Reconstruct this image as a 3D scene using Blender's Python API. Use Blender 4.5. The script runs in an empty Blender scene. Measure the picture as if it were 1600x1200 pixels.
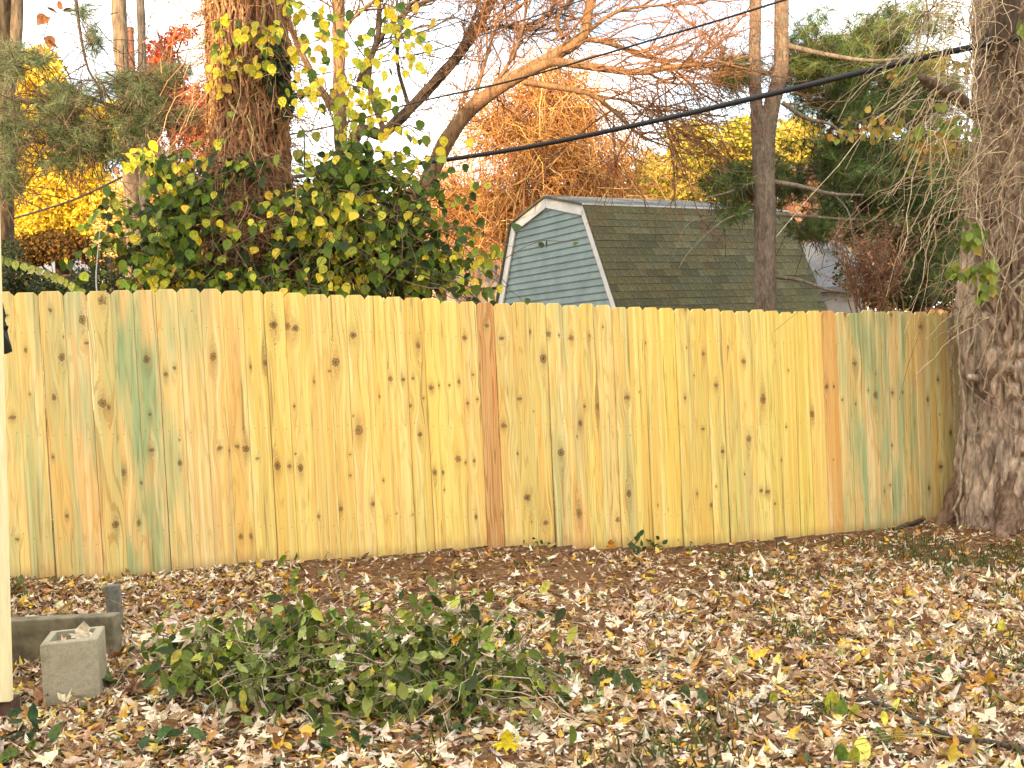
import bpy, math, random
import numpy as np
from mathutils import Vector, Matrix

SC = bpy.context.scene
COL = SC.collection
R = math.radians
rng = np.random.default_rng(11)
random.seed(5)

# ------------------------------------------------------------------ camera
CAM_H = 1.6
PITCH, ROLL, FPX = R(1.9), R(2.8), 1600.0
cf = np.array([0, math.cos(PITCH), -math.sin(PITCH)])
cr0 = np.array([1.0, 0, 0])
cu0 = np.cross(cr0, cf)
cr = cr0 * math.cos(ROLL) - cu0 * math.sin(ROLL)
cu = cu0 * math.cos(ROLL) + cr0 * math.sin(ROLL)
CAM = np.array([0, 0, CAM_H])
cam_d = bpy.data.cameras.new('camera')
cam_d.lens, cam_d.sensor_width = 36.0, 36.0
cam_d.clip_start, cam_d.clip_end = 0.05, 3000
cam = bpy.data.objects.new('camera', cam_d)
COL.objects.link(cam)
M = Matrix.Identity(4)
for i in range(3):
    M[i][0], M[i][1], M[i][2], M[i][3] = cr[i], cu[i], -cf[i], CAM[i]
cam.matrix_world = M
SC.camera = cam


def ray(px, py):
    px = np.asarray(px, float)[..., None]
    py = np.asarray(py, float)[..., None]
    return cf + (px - 800) / FPX * cr - (py - 600) / FPX * cu


def W(px, py, Y):
    """point in the yard that is seen at px,py when it stands Y metres out"""
    d = ray(px, py)
    return CAM + d * (np.asarray(Y, float)[..., None] / d[..., 1:2])


# ------------------------------------------------------------------ sky and sun
SUN_EL, SUN_AZ = R(9.5), R(194)
world = bpy.data.worlds.new('World')
SC.world = world
world.use_nodes = True
wn, wl = world.node_tree.nodes, world.node_tree.links
bg = wn['Background']
sky = wn.new('ShaderNodeTexSky')
sky.sky_type = 'NISHITA'
sky.sun_disc = False
sky.sun_elevation, sky.sun_rotation = SUN_EL, SUN_AZ
sky.air_density, sky.dust_density, sky.ozone_density = 1.0, 1.5, 1.0
tc = wn.new('ShaderNodeTexCoord')
mp = wn.new('ShaderNodeMapping')
mp.inputs['Scale'].default_value = (1.0, 1.0, 2.6)
cn = wn.new('ShaderNodeTexNoise')
cn.inputs['Scale'].default_value = 3.2
cn.inputs['Detail'].default_value = 5
cr_ = wn.new('ShaderNodeValToRGB')
cr_.color_ramp.elements[0].position, cr_.color_ramp.elements[0].color = 0.40, (0.06, 0.06, 0.06, 1)
cr_.color_ramp.elements[1].position, cr_.color_ramp.elements[1].color = 0.60, (0.97, 0.97, 0.97, 1)
cm = wn.new('ShaderNodeMix')
cm.data_type = 'RGBA'
cm.inputs[7].default_value = (7.0, 6.7, 6.1, 1)
wl.new(tc.outputs['Generated'], mp.inputs['Vector'])
wl.new(mp.outputs['Vector'], cn.inputs['Vector'])
wl.new(cn.outputs['Fac'], cr_.inputs['Fac'])
wl.new(cr_.outputs['Color'], cm.inputs[0])
wl.new(sky.outputs['Color'], cm.inputs[6])
wl.new(cm.outputs[2], bg.inputs['Color'])
bg.inputs['Strength'].default_value = 0.12

sun_d = bpy.data.lights.new('sun', 'SUN')
sun_d.energy, sun_d.angle, sun_d.color = 2.1, R(0.6), (1.0, 0.69, 0.39)
sun = bpy.data.objects.new('sun', sun_d)
COL.objects.link(sun)
to_sun = Vector((math.sin(SUN_AZ) * math.cos(SUN_EL), math.cos(SUN_AZ) * math.cos(SUN_EL), math.sin(SUN_EL)))
sun.rotation_euler = to_sun.to_track_quat('Z', 'Y').to_euler()
sun.location = (-6, -20, 12)

vs = SC.view_settings
vs.view_transform, vs.look, vs.gamma = 'Standard', 'None', 1.0
vs.use_curve_mapping = False
vs.exposure = 2.2
SC.cycles.max_bounces = 6
SC.cycles.transparent_max_bounces = 4


# ------------------------------------------------------------------ helpers
def nz(v):
    return v / np.maximum(np.linalg.norm(v, axis=-1, keepdims=True), 1e-9)


def _h(ix, iy, iz):
    n = (ix * 374761393 + iy * 668265263 + iz * 1274126177) & 0xFFFFFFFF
    n = ((n ^ (n >> 13)) * 1274126177) & 0xFFFFFFFF
    return ((n ^ (n >> 16)) & 0xFFFF) / 65535.0


def vnoise(p):
    p = np.asarray(p, float)
    i = np.floor(p).astype(np.int64)
    f = p - i
    f = f * f * (3 - 2 * f)
    o = 0
    for dx in (0, 1):
        for dy in (0, 1):
            for dz in (0, 1):
                w = (f[..., 0] if dx else 1 - f[..., 0]) * (f[..., 1] if dy else 1 - f[..., 1]) * (f[..., 2] if dz else 1 - f[..., 2])
                o = o + w * _h(i[..., 0] + dx, i[..., 1] + dy, i[..., 2] + dz)
    return o


def fbm(p, oct=3):
    p = np.asarray(p, float)
    o, a = 0, 0.5
    for k in range(oct):
        o = o + a * vnoise(p * 2 ** k + 17.3 * k)
        a *= 0.5
    return o


def tag(o, label=None, cat=None, group=None, kind=None):
    if label: o['label'] = label
    if cat: o['category'] = cat
    if group: o['group'] = group
    if kind: o['kind'] = kind
    return o


def thing(name, label, cat, loc, group=None):
    o = bpy.data.objects.new(name, None)
    o.empty_display_size = 0.1
    COL.objects.link(o)
    o.location = [float(v) for v in loc]
    return tag(o, label, cat, group)


def wloc(o):
    p = Vector((0, 0, 0))
    while o is not None:
        p += o.location
        o = o.parent
    return np.array(p)


class MB:
    def __init__(s):
        s.V, s.F, s.C, s.n = [], [], [], 0

    def add(s, V, F, col=(0.5, 0.5, 0.5)):
        V = np.asarray(V, float).reshape(-1, 3)
        col = np.asarray(col, float)
        C = np.broadcast_to(col, (len(V), 3)) if col.ndim == 1 else col
        F = [np.asarray(f, np.int64) for f in (F if isinstance(F, list) else [F])]
        for f in F:
            s.F.append(f + s.n)
        s.V.append(V)
        s.C.append(C)
        s.n += len(V)

    def box(s, o, ax, ay, az, col=(0.5, 0.5, 0.5)):
        o, ax, ay, az = [np.asarray(v, float) for v in (o, ax, ay, az)]
        V = [o + i * ax + j * ay + k * az for k in (0, 1) for j in (0, 1) for i in (0, 1)]
        s.add(V, np.array([[0, 2, 3, 1], [4, 5, 7, 6], [0, 1, 5, 4], [2, 6, 7, 3], [0, 4, 6, 2], [1, 3, 7, 5]]), col)

    def mesh(s, name, smooth=False, off=None, uv=None, vattr=None):
        V = np.concatenate(s.V) if s.V else np.zeros((0, 3))
        if off is not None: V = V - off
        C = np.concatenate(s.C)
        me = bpy.data.meshes.new(name)
        me.vertices.add(len(V))
        me.vertices.foreach_set('co', V.astype(np.float32).ravel())
        tot = np.concatenate([np.full(len(f), f.shape[1]) for f in s.F])
        loops = np.concatenate([f.ravel() for f in s.F])
        me.loops.add(len(loops))
        me.loops.foreach_set('vertex_index', loops.astype(np.int32))
        me.polygons.add(len(tot))
        st = np.concatenate([[0], np.cumsum(tot)[:-1]])
        me.polygons.foreach_set('loop_start', st.astype(np.int32))
        me.polygons.foreach_set('use_smooth', np.full(len(tot), smooth, bool))
        a = me.attributes.new('Col', 'FLOAT_COLOR', 'POINT')
        a.data.foreach_set('color', np.concatenate([C, np.ones((len(C), 1))], 1).astype(np.float32).ravel())
        if uv is not None:
            u = me.uv_layers.new(name='UVMap')
            u.data.foreach_set('uv', uv[loops].astype(np.float32).ravel())
        for k, v in (vattr or {}).items():
            b = me.attributes.new(k, 'FLOAT_VECTOR', 'POINT')
            b.data.foreach_set('vector', np.tile(np.asarray(v, np.float32), (len(V), 1)).ravel())
        me.update(calc_edges=True)
        me.validate()
        return me

    def build(s, name, mat, parent=None, smooth=False, kind=None, uv=None, vattr=None):
        me = s.mesh(name, smooth, wloc(parent) if parent else None, uv, vattr)
        me.materials.append(mat)
        o = bpy.data.objects.new(name, me)
        COL.objects.link(o)
        if parent: o.parent = parent
        if kind: o['kind'] = kind
        return o


def smooth_path(P, n):
    P = np.asarray(P, float)
    Q = np.vstack([2 * P[0] - P[1], P, 2 * P[-1] - P[-2]])
    t = np.linspace(0, len(P) - 1 - 1e-6, n)
    i = t.astype(int)
    f = (t - i)[:, None]
    a, b, c, d = Q[i], Q[i + 1], Q[i + 2], Q[i + 3]
    return 0.5 * (2 * b + (c - a) * f + (2 * a - 5 * b + 4 * c - d) * f ** 2 + (3 * b - a - 3 * c + d) * f ** 3)


def tubes(mb, P, Rr, sides, col):
    """P [T,N,3] poly-lines, Rr [T,N] radii"""
    P = np.asarray(P, float)
    if P.ndim == 2: P = P[None]
    T, N = P.shape[:2]
    Rr = np.broadcast_to(np.asarray(Rr, float), (T, N))
    t = nz(np.gradient(P, axis=1))
    ref = np.array([0.41, 0.83, 0.37]) if abs(t[:, :, 2]).mean() > 0.5 else np.array([0.2, 0.3, 0.93])
    a = nz(np.cross(t, ref))
    b = np.cross(t, a)
    th = np.arange(sides) * 2 * math.pi / sides
    ring = P[:, :, None] + Rr[:, :, None, None] * (np.cos(th)[:, None] * a[:, :, None] + np.sin(th)[:, None] * b[:, :, None])
    idx = np.arange(T * N * sides).reshape(T, N, sides)
    nx = np.roll(idx, -1, axis=2)
    F = np.stack([idx[:, :-1], nx[:, :-1], nx[:, 1:], idx[:, 1:]], -1).reshape(-1, 4)
    col = np.asarray(col, float)
    C = np.broadcast_to(col, (T, 3)) if col.ndim == 1 else col
    C = np.repeat(C, N * sides, axis=0)
    Fs = [F]
    if sides >= 5:
        Fs.append(idx[:, -1, :])
    mb.add(ring.reshape(-1, 3), Fs, C)


def arcs(p0, d0, L, sag, N=7, wig=0.05, rg=rng):
    p0, d0 = np.asarray(p0, float), nz(np.asarray(d0, float))
    T = len(p0)
    L = np.broadcast_to(np.asarray(L, float), (T,))
    sag = np.broadcast_to(np.asarray(sag, float), (T,))
    t = np.linspace(0, 1, N)[None, :, None]
    P = p0[:, None] + d0[:, None] * L[:, None, None] * t
    P[:, :, 2] -= (sag * L)[:, None] * t[:, :, 0] ** 2
    w = np.cumsum(rg.normal(0, 1, (T, N, 3)), axis=1) * wig * (L / N)[:, None, None] * 2
    w -= w[:, :1]
    return P + w


def grow(P, k, lmin, lmax, spread, up=0.0, N=6, wig=0.12, tmin=0.25):
    """k side shoots on each of the given poly-lines"""
    T, n = P.shape[:2]
    tt = rng.uniform(tmin, 1, (T, k)) * (n - 1.001)
    i = tt.astype(int)
    f = (tt - i)[..., None]
    r = np.arange(T)[:, None]
    p0 = P[r, i] * (1 - f) + P[r, i + 1] * f
    d = nz(P[r, i + 1] - P[r, i])
    d = d + rng.normal(0, spread, d.shape)
    d[..., 2] += up
    L = rng.uniform(lmin, lmax, (T, k))
    return arcs(p0.reshape(-1, 3), d.reshape(-1, 3), L.ravel(), rng.normal(0.05, 0.12, T * k), N, wig)


def taper(T, N, r0, r1):
    r0 = np.broadcast_to(np.asarray(r0, float), (T,))
    return r0[:, None] * np.linspace(1, r1, N)[None]


def rough_trunk(mb, path, rad, sides, n, amp, fx, fz, col, flare=0.0, lump=0.0, var=0.25):
    """bark: a tube whose surface is broken into ridges"""
    P = smooth_path(path, n)
    r = np.interp(np.linspace(0, 1, n), np.linspace(0, 1, len(rad)), rad)
    t = nz(np.gradient(P, axis=0))
    a = nz(np.cross(t, np.array([0.1, 1.0, 0.05])))
    b = np.cross(t, a)
    th = np.arange(sides) * 2 * math.pi / sides
    c, s_ = np.cos(th)[None], np.sin(th)[None]
    z = P[:, 2][:, None]
    q = np.stack([c * r[:, None] * fx + 0 * z, s_ * r[:, None] * fx + 0 * z, z * fz + 0 * c], -1)
    q2 = q + 2.5 * (fbm(q * 0.35 + 9.1) - 0.45)[..., None]
    v = vnoise(q2)
    ridge = 1 - np.abs(2 * v - 1)
    rr = r[:, None] * (1 + lump * (fbm(q * 0.13 + 3.3, 2) - 0.4)) - amp * np.clip(ridge - 0.55, 0, 1) * 2.2 + amp * 0.5 * (vnoise(q * 3.1) - 0.5)
    if flare:
        zz = np.linspace(1, 0, n)[:, None] if P[0, 2] < P[-1, 2] else np.linspace(0, 1, n)[:, None]
        k = np.clip((zz - 0.86) / 0.14, 0, 1) ** 2
        rr = rr + flare * k * (0.6 + 0.4 * np.cos(th * 5 + 1)[None])
    V = P[:, None] + rr[..., None] * (c[..., None] * a[:, None] + s_[..., None] * b[:, None])
    idx = np.arange(n * sides).reshape(n, sides)
    nx = np.roll(idx, -1, 1)
    F = np.stack([idx[:-1], nx[:-1], nx[1:], idx[1:]], -1).reshape(-1, 4)
    sh = 1 + var * (fbm(q * 0.6 + 5, 2) - 0.4) * 2
    mb.add(V.reshape(-1, 3), F, (np.asarray(col)[None] * sh.reshape(-1, 1)))


def _leaf(w, pts):
    """outline on both sides of a folded midrib"""
    up = [(x, y * w, .16 * y * w) for x, y in pts]
    V = [(0, 0, 0)] + up + [(1, 0, -.03)] + [(x, -y, z) for x, y, z in up[::-1]] + [(.45, 0, -.03)]
    c = len(V) - 1
    return np.array(V), np.array([[c, (i + 1) % c, i] for i in range(c)])


OVAL = _leaf(1.0, [(.10, .13), (.30, .235), (.55, .225), (.80, .105)])
ROUND = _leaf(1.0, [(.03, .17), (.18, .345), (.42, .39), (.66, .28), (.85, .11)])
_mo = np.array([[0, 0], [.16, .10], [.02, .30], [.20, .28], [.24, .48], [.36, .30], [.42, .14], [.60, .24], [.72, .16], [1, 0],
                [.72, -.16], [.60, -.24], [.42, -.14], [.36, -.30], [.24, -.48], [.20, -.28], [.02, -.30], [.16, -.10]]) * np.array([1, 1.25])
MAPLE = (np.vstack([np.c_[_mo, np.zeros(len(_mo))], [[.32, 0, -.03]]]),
         np.array([[len(_mo), (i + 1) % len(_mo), i] for i in range(len(_mo))]))
SHARD = (np.array([[0, 0, 0], [.3, .12, .05], [.7, .10, .03], [1, 0, 0], [.65, -.09, .05], [.3, -.14, .06]]),
         np.array([[0, 2, 1], [0, 3, 2], [0, 4, 3], [0, 5, 4]]))
CARD = (np.array([[0, 0, 0], [.5, .32, .06], [1, 0, 0], [.5, -.32, .06]]), np.array([[0, 3, 2], [0, 2, 1]]))


def leaf_cloud(mb, pos, fwd, nrm, size, col, tm, curl=0.0, cross=0.0):
    n = len(pos)
    f = nz(fwd)
    nn = nz(nrm - (nrm * f).sum(-1, keepdims=True) * f)
    s = np.cross(nn, f)
    tv, tf = tm
    curl = np.broadcast_to(np.asarray(curl, float), (n,))[:, None]
    cross = np.broadcast_to(np.asarray(cross, float), (n,))[:, None]
    size = np.broadcast_to(np.asarray(size, float), (n,))[:, None, None]
    x, y = tv[None, :, 0], tv[None, :, 1]
    zz = tv[None, :, 2] + curl * (x - .35) ** 2 + cross * y ** 2
    V = pos[:, None] + size * (x[..., None] * f[:, None] + y[..., None] * s[:, None] + zz[..., None] * nn[:, None])
    k = len(tv)
    F = (tf[None] + (np.arange(n) * k)[:, None, None]).reshape(-1, tf.shape[1])
    col = np.asarray(col, float)
    C = np.broadcast_to(col, (n, 3)) if col.ndim == 1 else col
    mb.add(V.reshape(-1, 3), F, np.repeat(C, k, 0))


def pick(cols, w, n, jit=0.15):
    cols = np.asarray(cols, float)
    w = np.asarray(w, float)
    c = cols[rng.choice(len(cols), n, p=w / w.sum())]
    return np.clip(c * (1 + rng.normal(0, jit, (n, 1))) * (1 + rng.normal(0, jit * .35, (n, 3))), 0.004, 0.95)


def rdir(n, bias=(0, 0, 0), s=1.0):
    return nz(rng.normal(0, s, (n, 3)) + np.asarray(bias))


def ball(n, p=0.45):
    return rdir(n) * (rng.uniform(0, 1, (n, 1)) ** p)


# ------------------------------------------------------------------ materials
class Sh:
    def __init__(s, name):
        s.m = bpy.data.materials.new(name)
        s.m.use_nodes = True
        s.t = s.m.node_tree
        s.b = s.t.nodes['Principled BSDF']
        s.out = s.t.nodes['Material Output']

    def new(s, ty, **kw):
        n = s.t.nodes.new(ty)
        for k, v in kw.items(): setattr(n, k, v)
        return n

    def set(s, sock, v):
        if hasattr(v, 'is_output') or isinstance(v, bpy.types.NodeSocket):
            s.t.links.new(v, sock)
        else:
            sock.default_value = v

    def math(s, op, a, b=None, c=None, clamp=False):
        n = s.new('ShaderNodeMath', operation=op, use_clamp=clamp)
        s.set(n.inputs[0], a)
        if b is not None: s.set(n.inputs[1], b)
        if c is not None: s.set(n.inputs[2], c)
        return n.outputs[0]

    def mix(s, f, a, b, mode='MIX'):
        n = s.new('ShaderNodeMix', data_type='RGBA', blend_type=mode)
        s.set(n.inputs[0], f)
        s.set(n.inputs[6], (*a[:3], 1) if isinstance(a, tuple) else a)
        s.set(n.inputs[7], (*b[:3], 1) if isinstance(b, tuple) else b)
        return n.outputs[2]

    def comb(s, x, y, z):
        n = s.new('ShaderNodeCombineXYZ')
        for i, v in enumerate((x, y, z)): s.set(n.inputs[i], v)
        return n.outputs[0]

    def sep(s, v):
        n = s.new('ShaderNodeSeparateXYZ')
        s.set(n.inputs[0], v)
        return n.outputs

    def noise(s, vec, scale=1.0, detail=2.0, rough=0.5):
        n = s.new('ShaderNodeTexNoise')
        s.set(n.inputs['Vector'], vec)
        n.inputs['Scale'].default_value = scale
        n.inputs['Detail'].default_value = detail
        n.inputs['Roughness'].default_value = rough
        return n.outputs['Fac']

    def rng(s, v, a, b, c=0.0, d=1.0, smooth=True):
        n = s.new('ShaderNodeMapRange', interpolation_type='SMOOTHSTEP' if smooth else 'LINEAR')
        s.set(n.inputs[0], v)
        for i, q in enumerate((a, b, c, d)): s.set(n.inputs[i + 1], q)
        return n.outputs[0]

    def attr(s, name):
        return s.new('ShaderNodeAttribute', attribute_name=name)

    def obj(s):
        return s.new('ShaderNodeTexCoord').outputs['Object']

    def bump(s, h, strength, dist):
        n = s.new('ShaderNodeBump')
        n.inputs['Strength'].default_value = strength
        n.inputs['Distance'].default_value = dist
        s.set(n.inputs['Height'], h)
        s.set(s.b.inputs['Normal'], n.outputs[0])


def leaf_mat(name, trans=0.25, rough=0.5, spec=0.35, vary=0.35, scale=60):
    s = Sh(name)
    c = s.attr('Col').outputs['Color']
    n = s.noise(s.obj(), scale, 3)
    k = s.rng(n, 0.3, 0.7, 1 - vary, 1 + vary * .5)
    col = s.mix(1.0, c, s.comb(k, k, k), 'MULTIPLY')
    s.set(s.b.inputs['Base Color'], col)
    s.b.inputs['Roughness'].default_value = rough
    s.b.inputs['Specular IOR Level'].default_value = spec
    if trans:
        tr = s.new('ShaderNodeBsdfTranslucent')
        s.set(tr.inputs['Color'], col)
        mx = s.new('ShaderNodeMixShader')
        mx.inputs[0].default_value = trans
        s.t.links.new(s.b.outputs[0], mx.inputs[1])
        s.t.links.new(tr.outputs[0], mx.inputs[2])
        s.t.links.new(mx.outputs[0], s.out.inputs['Surface'])
    return s.m


def bark_mat(name, sx=30, sz=5, vary=0.55, bump=0.6, rough=0.9):
    s = Sh(name)
    c = s.attr('Col').outputs['Color']
    x, y, z = s.sep(s.obj())[:3]
    v = s.comb(s.math('MULTIPLY', x, sx), s.math('MULTIPLY', y, sx), s.math('MULTIPLY', z, sz))
    n = s.noise(v, 1.0, 6, 0.65)
    n2 = s.noise(v, 0.23, 3)
    k = s.math('MULTIPLY', s.rng(n, 0.3, 0.68, 1 - vary, 1 + vary * .6), s.rng(n2, 0.3, 0.7, 0.75, 1.2))
    s.set(s.b.inputs['Base Color'], s.mix(1.0, c, s.comb(k, k, k), 'MULTIPLY'))
    s.b.inputs['Roughness'].default_value = rough
    s.b.inputs['Specular IOR Level'].default_value = 0.2
    s.bump(n, bump, 0.02)
    return s.m


def plain_mat(name, col, rough=0.6, vary=0.15, scale=8, bump=0.0, spec=0.4, metal=0.0, stretch=(1, 1, 1)):
    s = Sh(name)
    v = s.obj()
    mpn = s.new('ShaderNodeMapping')
    mpn.inputs['Scale'].default_value = stretch
    s.set(mpn.inputs['Vector'], v)
    n = s.noise(mpn.outputs[0], scale, 5, 0.6)
    k = s.rng(n, 0.28, 0.72, 1 - vary, 1 + vary)
    a = s.attr('Col').outputs['Color'] if col is None else (*col, 1)
    s.set(s.b.inputs['Base Color'], s.mix(1.0, a, s.comb(k, k, k), 'MULTIPLY'))
    s.b.inputs['Roughness'].default_value = rough
    s.b.inputs['Specular IOR Level'].default_value = spec
    s.b.inputs['Metallic'].default_value = metal
    if bump: s.bump(n, bump, 0.01)
    return s.m


M_leaf = leaf_mat('vine_leaf', 0.28, 0.5, 0.22)
M_far = leaf_mat('autumn_foliage', 0.25, 0.7, 0.15, 0.2, 8)
M_litter = leaf_mat('dry_leaf', 0.10, 0.6, 0.3, 0.35, 45)
M_needle = leaf_mat('pine_needle', 0.15, 0.5, 0.3, 0.15, 6)
M_bark = bark_mat('bark')
M_barkfine = bark_mat('fine_bark', 60, 14, 0.45, 0.5)
M_twig = leaf_mat('dry_twig', 0.0, 0.8, 0.2, 0.35, 25)


def picket_mat():
    s = Sh('treated_pine_board')
    uvn = s.new('ShaderNodeUVMap', uv_map='UVMap').outputs[0]
    u, v = s.sep(uvn)[:2]
    base = s.attr('Col').outputs['Color']
    st = s.sep(s.attr('Stain').outputs['Vector'])     # green, pink, grain strength
    seed = s.sep(s.attr('Seed').outputs['Vector'])[0]
    core_t, halo_t, gu = None, None, u
    wv = s.comb(s.math('MULTIPLY', u, 75.0), s.math('MULTIPLY', v, 60.0), seed)
    warp = s.math('MULTIPLY', s.math('SUBTRACT', s.noise(wv, 1.0, 1), 0.5), 0.9)
    warp2 = s.math('MULTIPLY', s.math('SUBTRACT', s.noise(wv, 0.8, 1), 0.5), 0.9)
    ring_t = None
    for k in range(7):
        K = s.sep(s.attr('K%d' % k).outputs['Vector'])
        asp = s.math('ADD', 0.5, s.math('MULTIPLY', s.math('FRACT', s.math('MULTIPLY', K[1], 53.7)), 1.1))
        a = s.math('ADD', s.math('DIVIDE', s.math('SUBTRACT', u, K[0]), K[2]), warp)
        b = s.math('ADD', s.math('DIVIDE', s.math('SUBTRACT', v, K[1]), s.math('MULTIPLY', K[2], asp)), warp2)
        a2 = s.math('MULTIPLY', a, a)
        b2 = s.math('MULTIPLY', b, b)
        d = s.math('SQRT', s.math('ADD', a2, b2))
        core = s.rng(d, 1.0, 0.72, 0.0, 1.0)
        halo = s.math('EXPONENT', s.math('MULTIPLY', s.math('ADD', s.math('MULTIPLY', a2, 1.3), s.math('MULTIPLY', b2, 0.16)), -0.7))
        wgt = s.math('EXPONENT', s.math('MULTIPLY', s.math('ADD', a2, s.math('MULTIPLY', b2, 0.09)), -0.22))
        push = s.math('MULTIPLY', s.math('MULTIPLY', a, wgt), s.math('MULTIPLY', K[2], -1.05))
        gu = s.math('ADD', gu, push)
        core_t = core if core_t is None else s.math('MAXIMUM', core_t, core)
        halo_t = halo if halo_t is None else s.math('MAXIMUM', halo_t, halo)
        rg_ = s.math('MULTIPLY', core, s.math('SINE', s.math('MULTIPLY', d, 9.0)))
        ring_t = rg_ if ring_t is None else s.math('ADD', ring_t, rg_)
    g1 = s.noise(s.comb(s.math('MULTIPLY', gu, 170.0), s.math('MULTIPLY', v, 2.6), seed), 1.0, 4, 0.6)
    g2 = s.noise(s.comb(s.math('MULTIPLY', gu, 16.0), s.math('MULTIPLY', v, 0.75), s.math('ADD', seed, 4.3)), 1.0, 1.5)
    band = s.math('SINE', s.math('MULTIPLY', g2, 58.0))
    line = s.rng(band, 0.35, 1.0, 0.0, 1.0)
    patch = s.noise(s.comb(s.math('MULTIPLY', u, 9.0), s.math('MULTIPLY', v, 1.1), s.math('ADD', seed, 9.7)), 1.0, 3)
    patch2 = s.noise(s.comb(s.math('MULTIPLY', gu, 22.0), s.math('MULTIPLY', v, 0.9), s.math('ADD', seed, 21.0)), 1.0, 3)
    streak = s.noise(s.comb(s.math('MULTIPLY', gu, 48.0), s.math('MULTIPLY', v, 0.8), s.math('ADD', seed, 33.0)), 1.0, 3)
    col = base
    col = s.mix(s.rng(patch, 0.40, 0.66, 0.0, 0.45), col, s.mix(1.0, base, (1.0, 0.86, 0.68), 'MULTIPLY'))
    cut = s.noise(s.comb(s.math('MULTIPLY', gu, 30.0), s.math('MULTIPLY', v, 0.30), s.math('ADD', seed, 55.0)), 1.0, 1)
    col = s.mix(s.rng(cut, 0.50, 0.53, 0.0, 0.75), col, s.mix(1.0, col, (0.93, 0.80, 0.64), 'MULTIPLY'))
    seam = s.math('MULTIPLY', s.rng(s.math('ABSOLUTE', s.math('SUBTRACT', cut, 0.50)), 0.012, 0.004, 0.0, 0.6), s.rng(patch2, 0.4, 0.55, 0.0, 1.0))
    col = s.mix(seam, col, (0.30, 0.19, 0.07))
    col = s.mix(s.rng(cut, 0.36, 0.32, 0.0, 0.6), col, s.mix(0.5, col, (0.95, 0.86, 0.55)))
    pk = s.math('MULTIPLY', s.rng(patch2, 0.46, 0.70, 0.0, 1.0), st[1])
    col = s.mix(pk, col, (0.72, 0.36, 0.13))
    gr = s.math('MULTIPLY', s.rng(patch, 0.62, 0.36, 0.0, 1.0), st[0], clamp=True)
    gr = s.math('MULTIPLY', gr, s.rng(streak, 0.25, 0.60, 0.35, 1.0))
    col = s.mix(gr, col, (0.33, 0.43, 0.20))
    col = s.mix(s.math('MULTIPLY', s.math('MULTIPLY', line, st[2]), 0.34), col, s.mix(1.0, col, (0.62, 0.44, 0.28), 'MULTIPLY'))
    col = s.mix(s.rng(g1, 0.42, 0.72, 0.0, 0.28), col, s.mix(1.0, col, (0.70, 0.55, 0.42), 'MULTIPLY'))
    dark = s.rng(streak, 0.63, 0.72, 0.0, 0.75)
    col = s.mix(dark, col, (0.27, 0.17, 0.06))
    # halo of darker, often green-grey wood round each knot
    hl = s.math('MULTIPLY', halo_t, s.rng(g1, 0.25, 0.62, 0.25, 0.9))
    col = s.mix(hl, col, s.mix(s.math('MULTIPLY', st[0], 0.9, clamp=True), (0.46, 0.25, 0.07), (0.24, 0.25, 0.11)))
    kc = s.math('MULTIPLY', core_t, s.rng(ring_t, -0.8, 0.9, 0.55, .95))
    col = s.mix(kc, col, s.mix(s.rng(patch, 0.35, 0.6), (0.10, 0.052, 0.02), (0.21, 0.105, 0.035)))
    sp = s.noise(s.comb(s.math('MULTIPLY', u, 120.0), s.math('MULTIPLY', v, 60.0), seed), 1.0, 1)
    col = s.mix(s.rng(sp, 0.80, 0.86, 0.0, 0.7), col, (0.16, 0.09, 0.03))
    hb = s.sep(s.attr('Seed').outputs['Vector'])[1]
    up = s.math('SUBTRACT', hb, v)
    mud = s.math('MULTIPLY', s.rng(s.math('ADD', up, s.math('MULTIPLY', s.math('SUBTRACT', streak, 0.5), 0.12)), 0.10, 0.0, 0.0, 0.55), s.rng(patch, 0.3, 0.6, 0.5, 1.0))
    col = s.mix(mud, col, (0.36, 0.22, 0.10))
    nu = s.math('SUBTRACT', s.math('ABSOLUTE', u), 0.036)
    hb = s.math('ADD', hb, s.math('MULTIPLY', s.math('SUBTRACT', s.math('FRACT', s.math('MULTIPLY', seed, 7.31)), 0.5), 0.07))
    for row in (s.math('SUBTRACT', v, s.math('MULTIPLY', hb, 0.14)), s.math('SUBTRACT', v, s.math('MULTIPLY', hb, 0.5)), s.math('SUBTRACT', v, s.math('MULTIPLY', hb, 0.86))):
        nd = s.math('SQRT', s.math('ADD', s.math('MULTIPLY', nu, nu), s.math('MULTIPLY', row, row)))
        col = s.mix(s.rng(nd, 0.0055, 0.003, 0.0, 0.5), col, (0.12, 0.09, 0.06))
    s.set(s.b.inputs['Base Color'], col)
    s.b.inputs['Roughness'].default_value = 0.62
    s.b.inputs['Specular IOR Level'].default_value = 0.3
    hgt = s.math('ADD', s.math('MULTIPLY', g1, 0.5), s.math('MULTIPLY', line, 0.35))
    s.bump(s.math('SUBTRACT', hgt, s.math('MULTIPLY', kc, 0.6)), 0.35, 0.003)
    return s.m


# ------------------------------------------------------------------ the fence line and the ground
FA, FB = W(50, 680, 6.58), W(1250, 660, 8.6)
fs = nz(np.array([FB[0] - FA[0], FB[1] - FA[1], 0]))          # along the fence
fn = np.array([fs[1], -fs[0], 0.0])                            # towards the camera
if fn[1] > 0: fn = -fn


def on_fence(px, py):
    d = ray(px, py)
    t = ((FA - CAM) @ fn) / (d @ fn)
    return CAM + d * np.asarray(t)[..., None]


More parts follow.
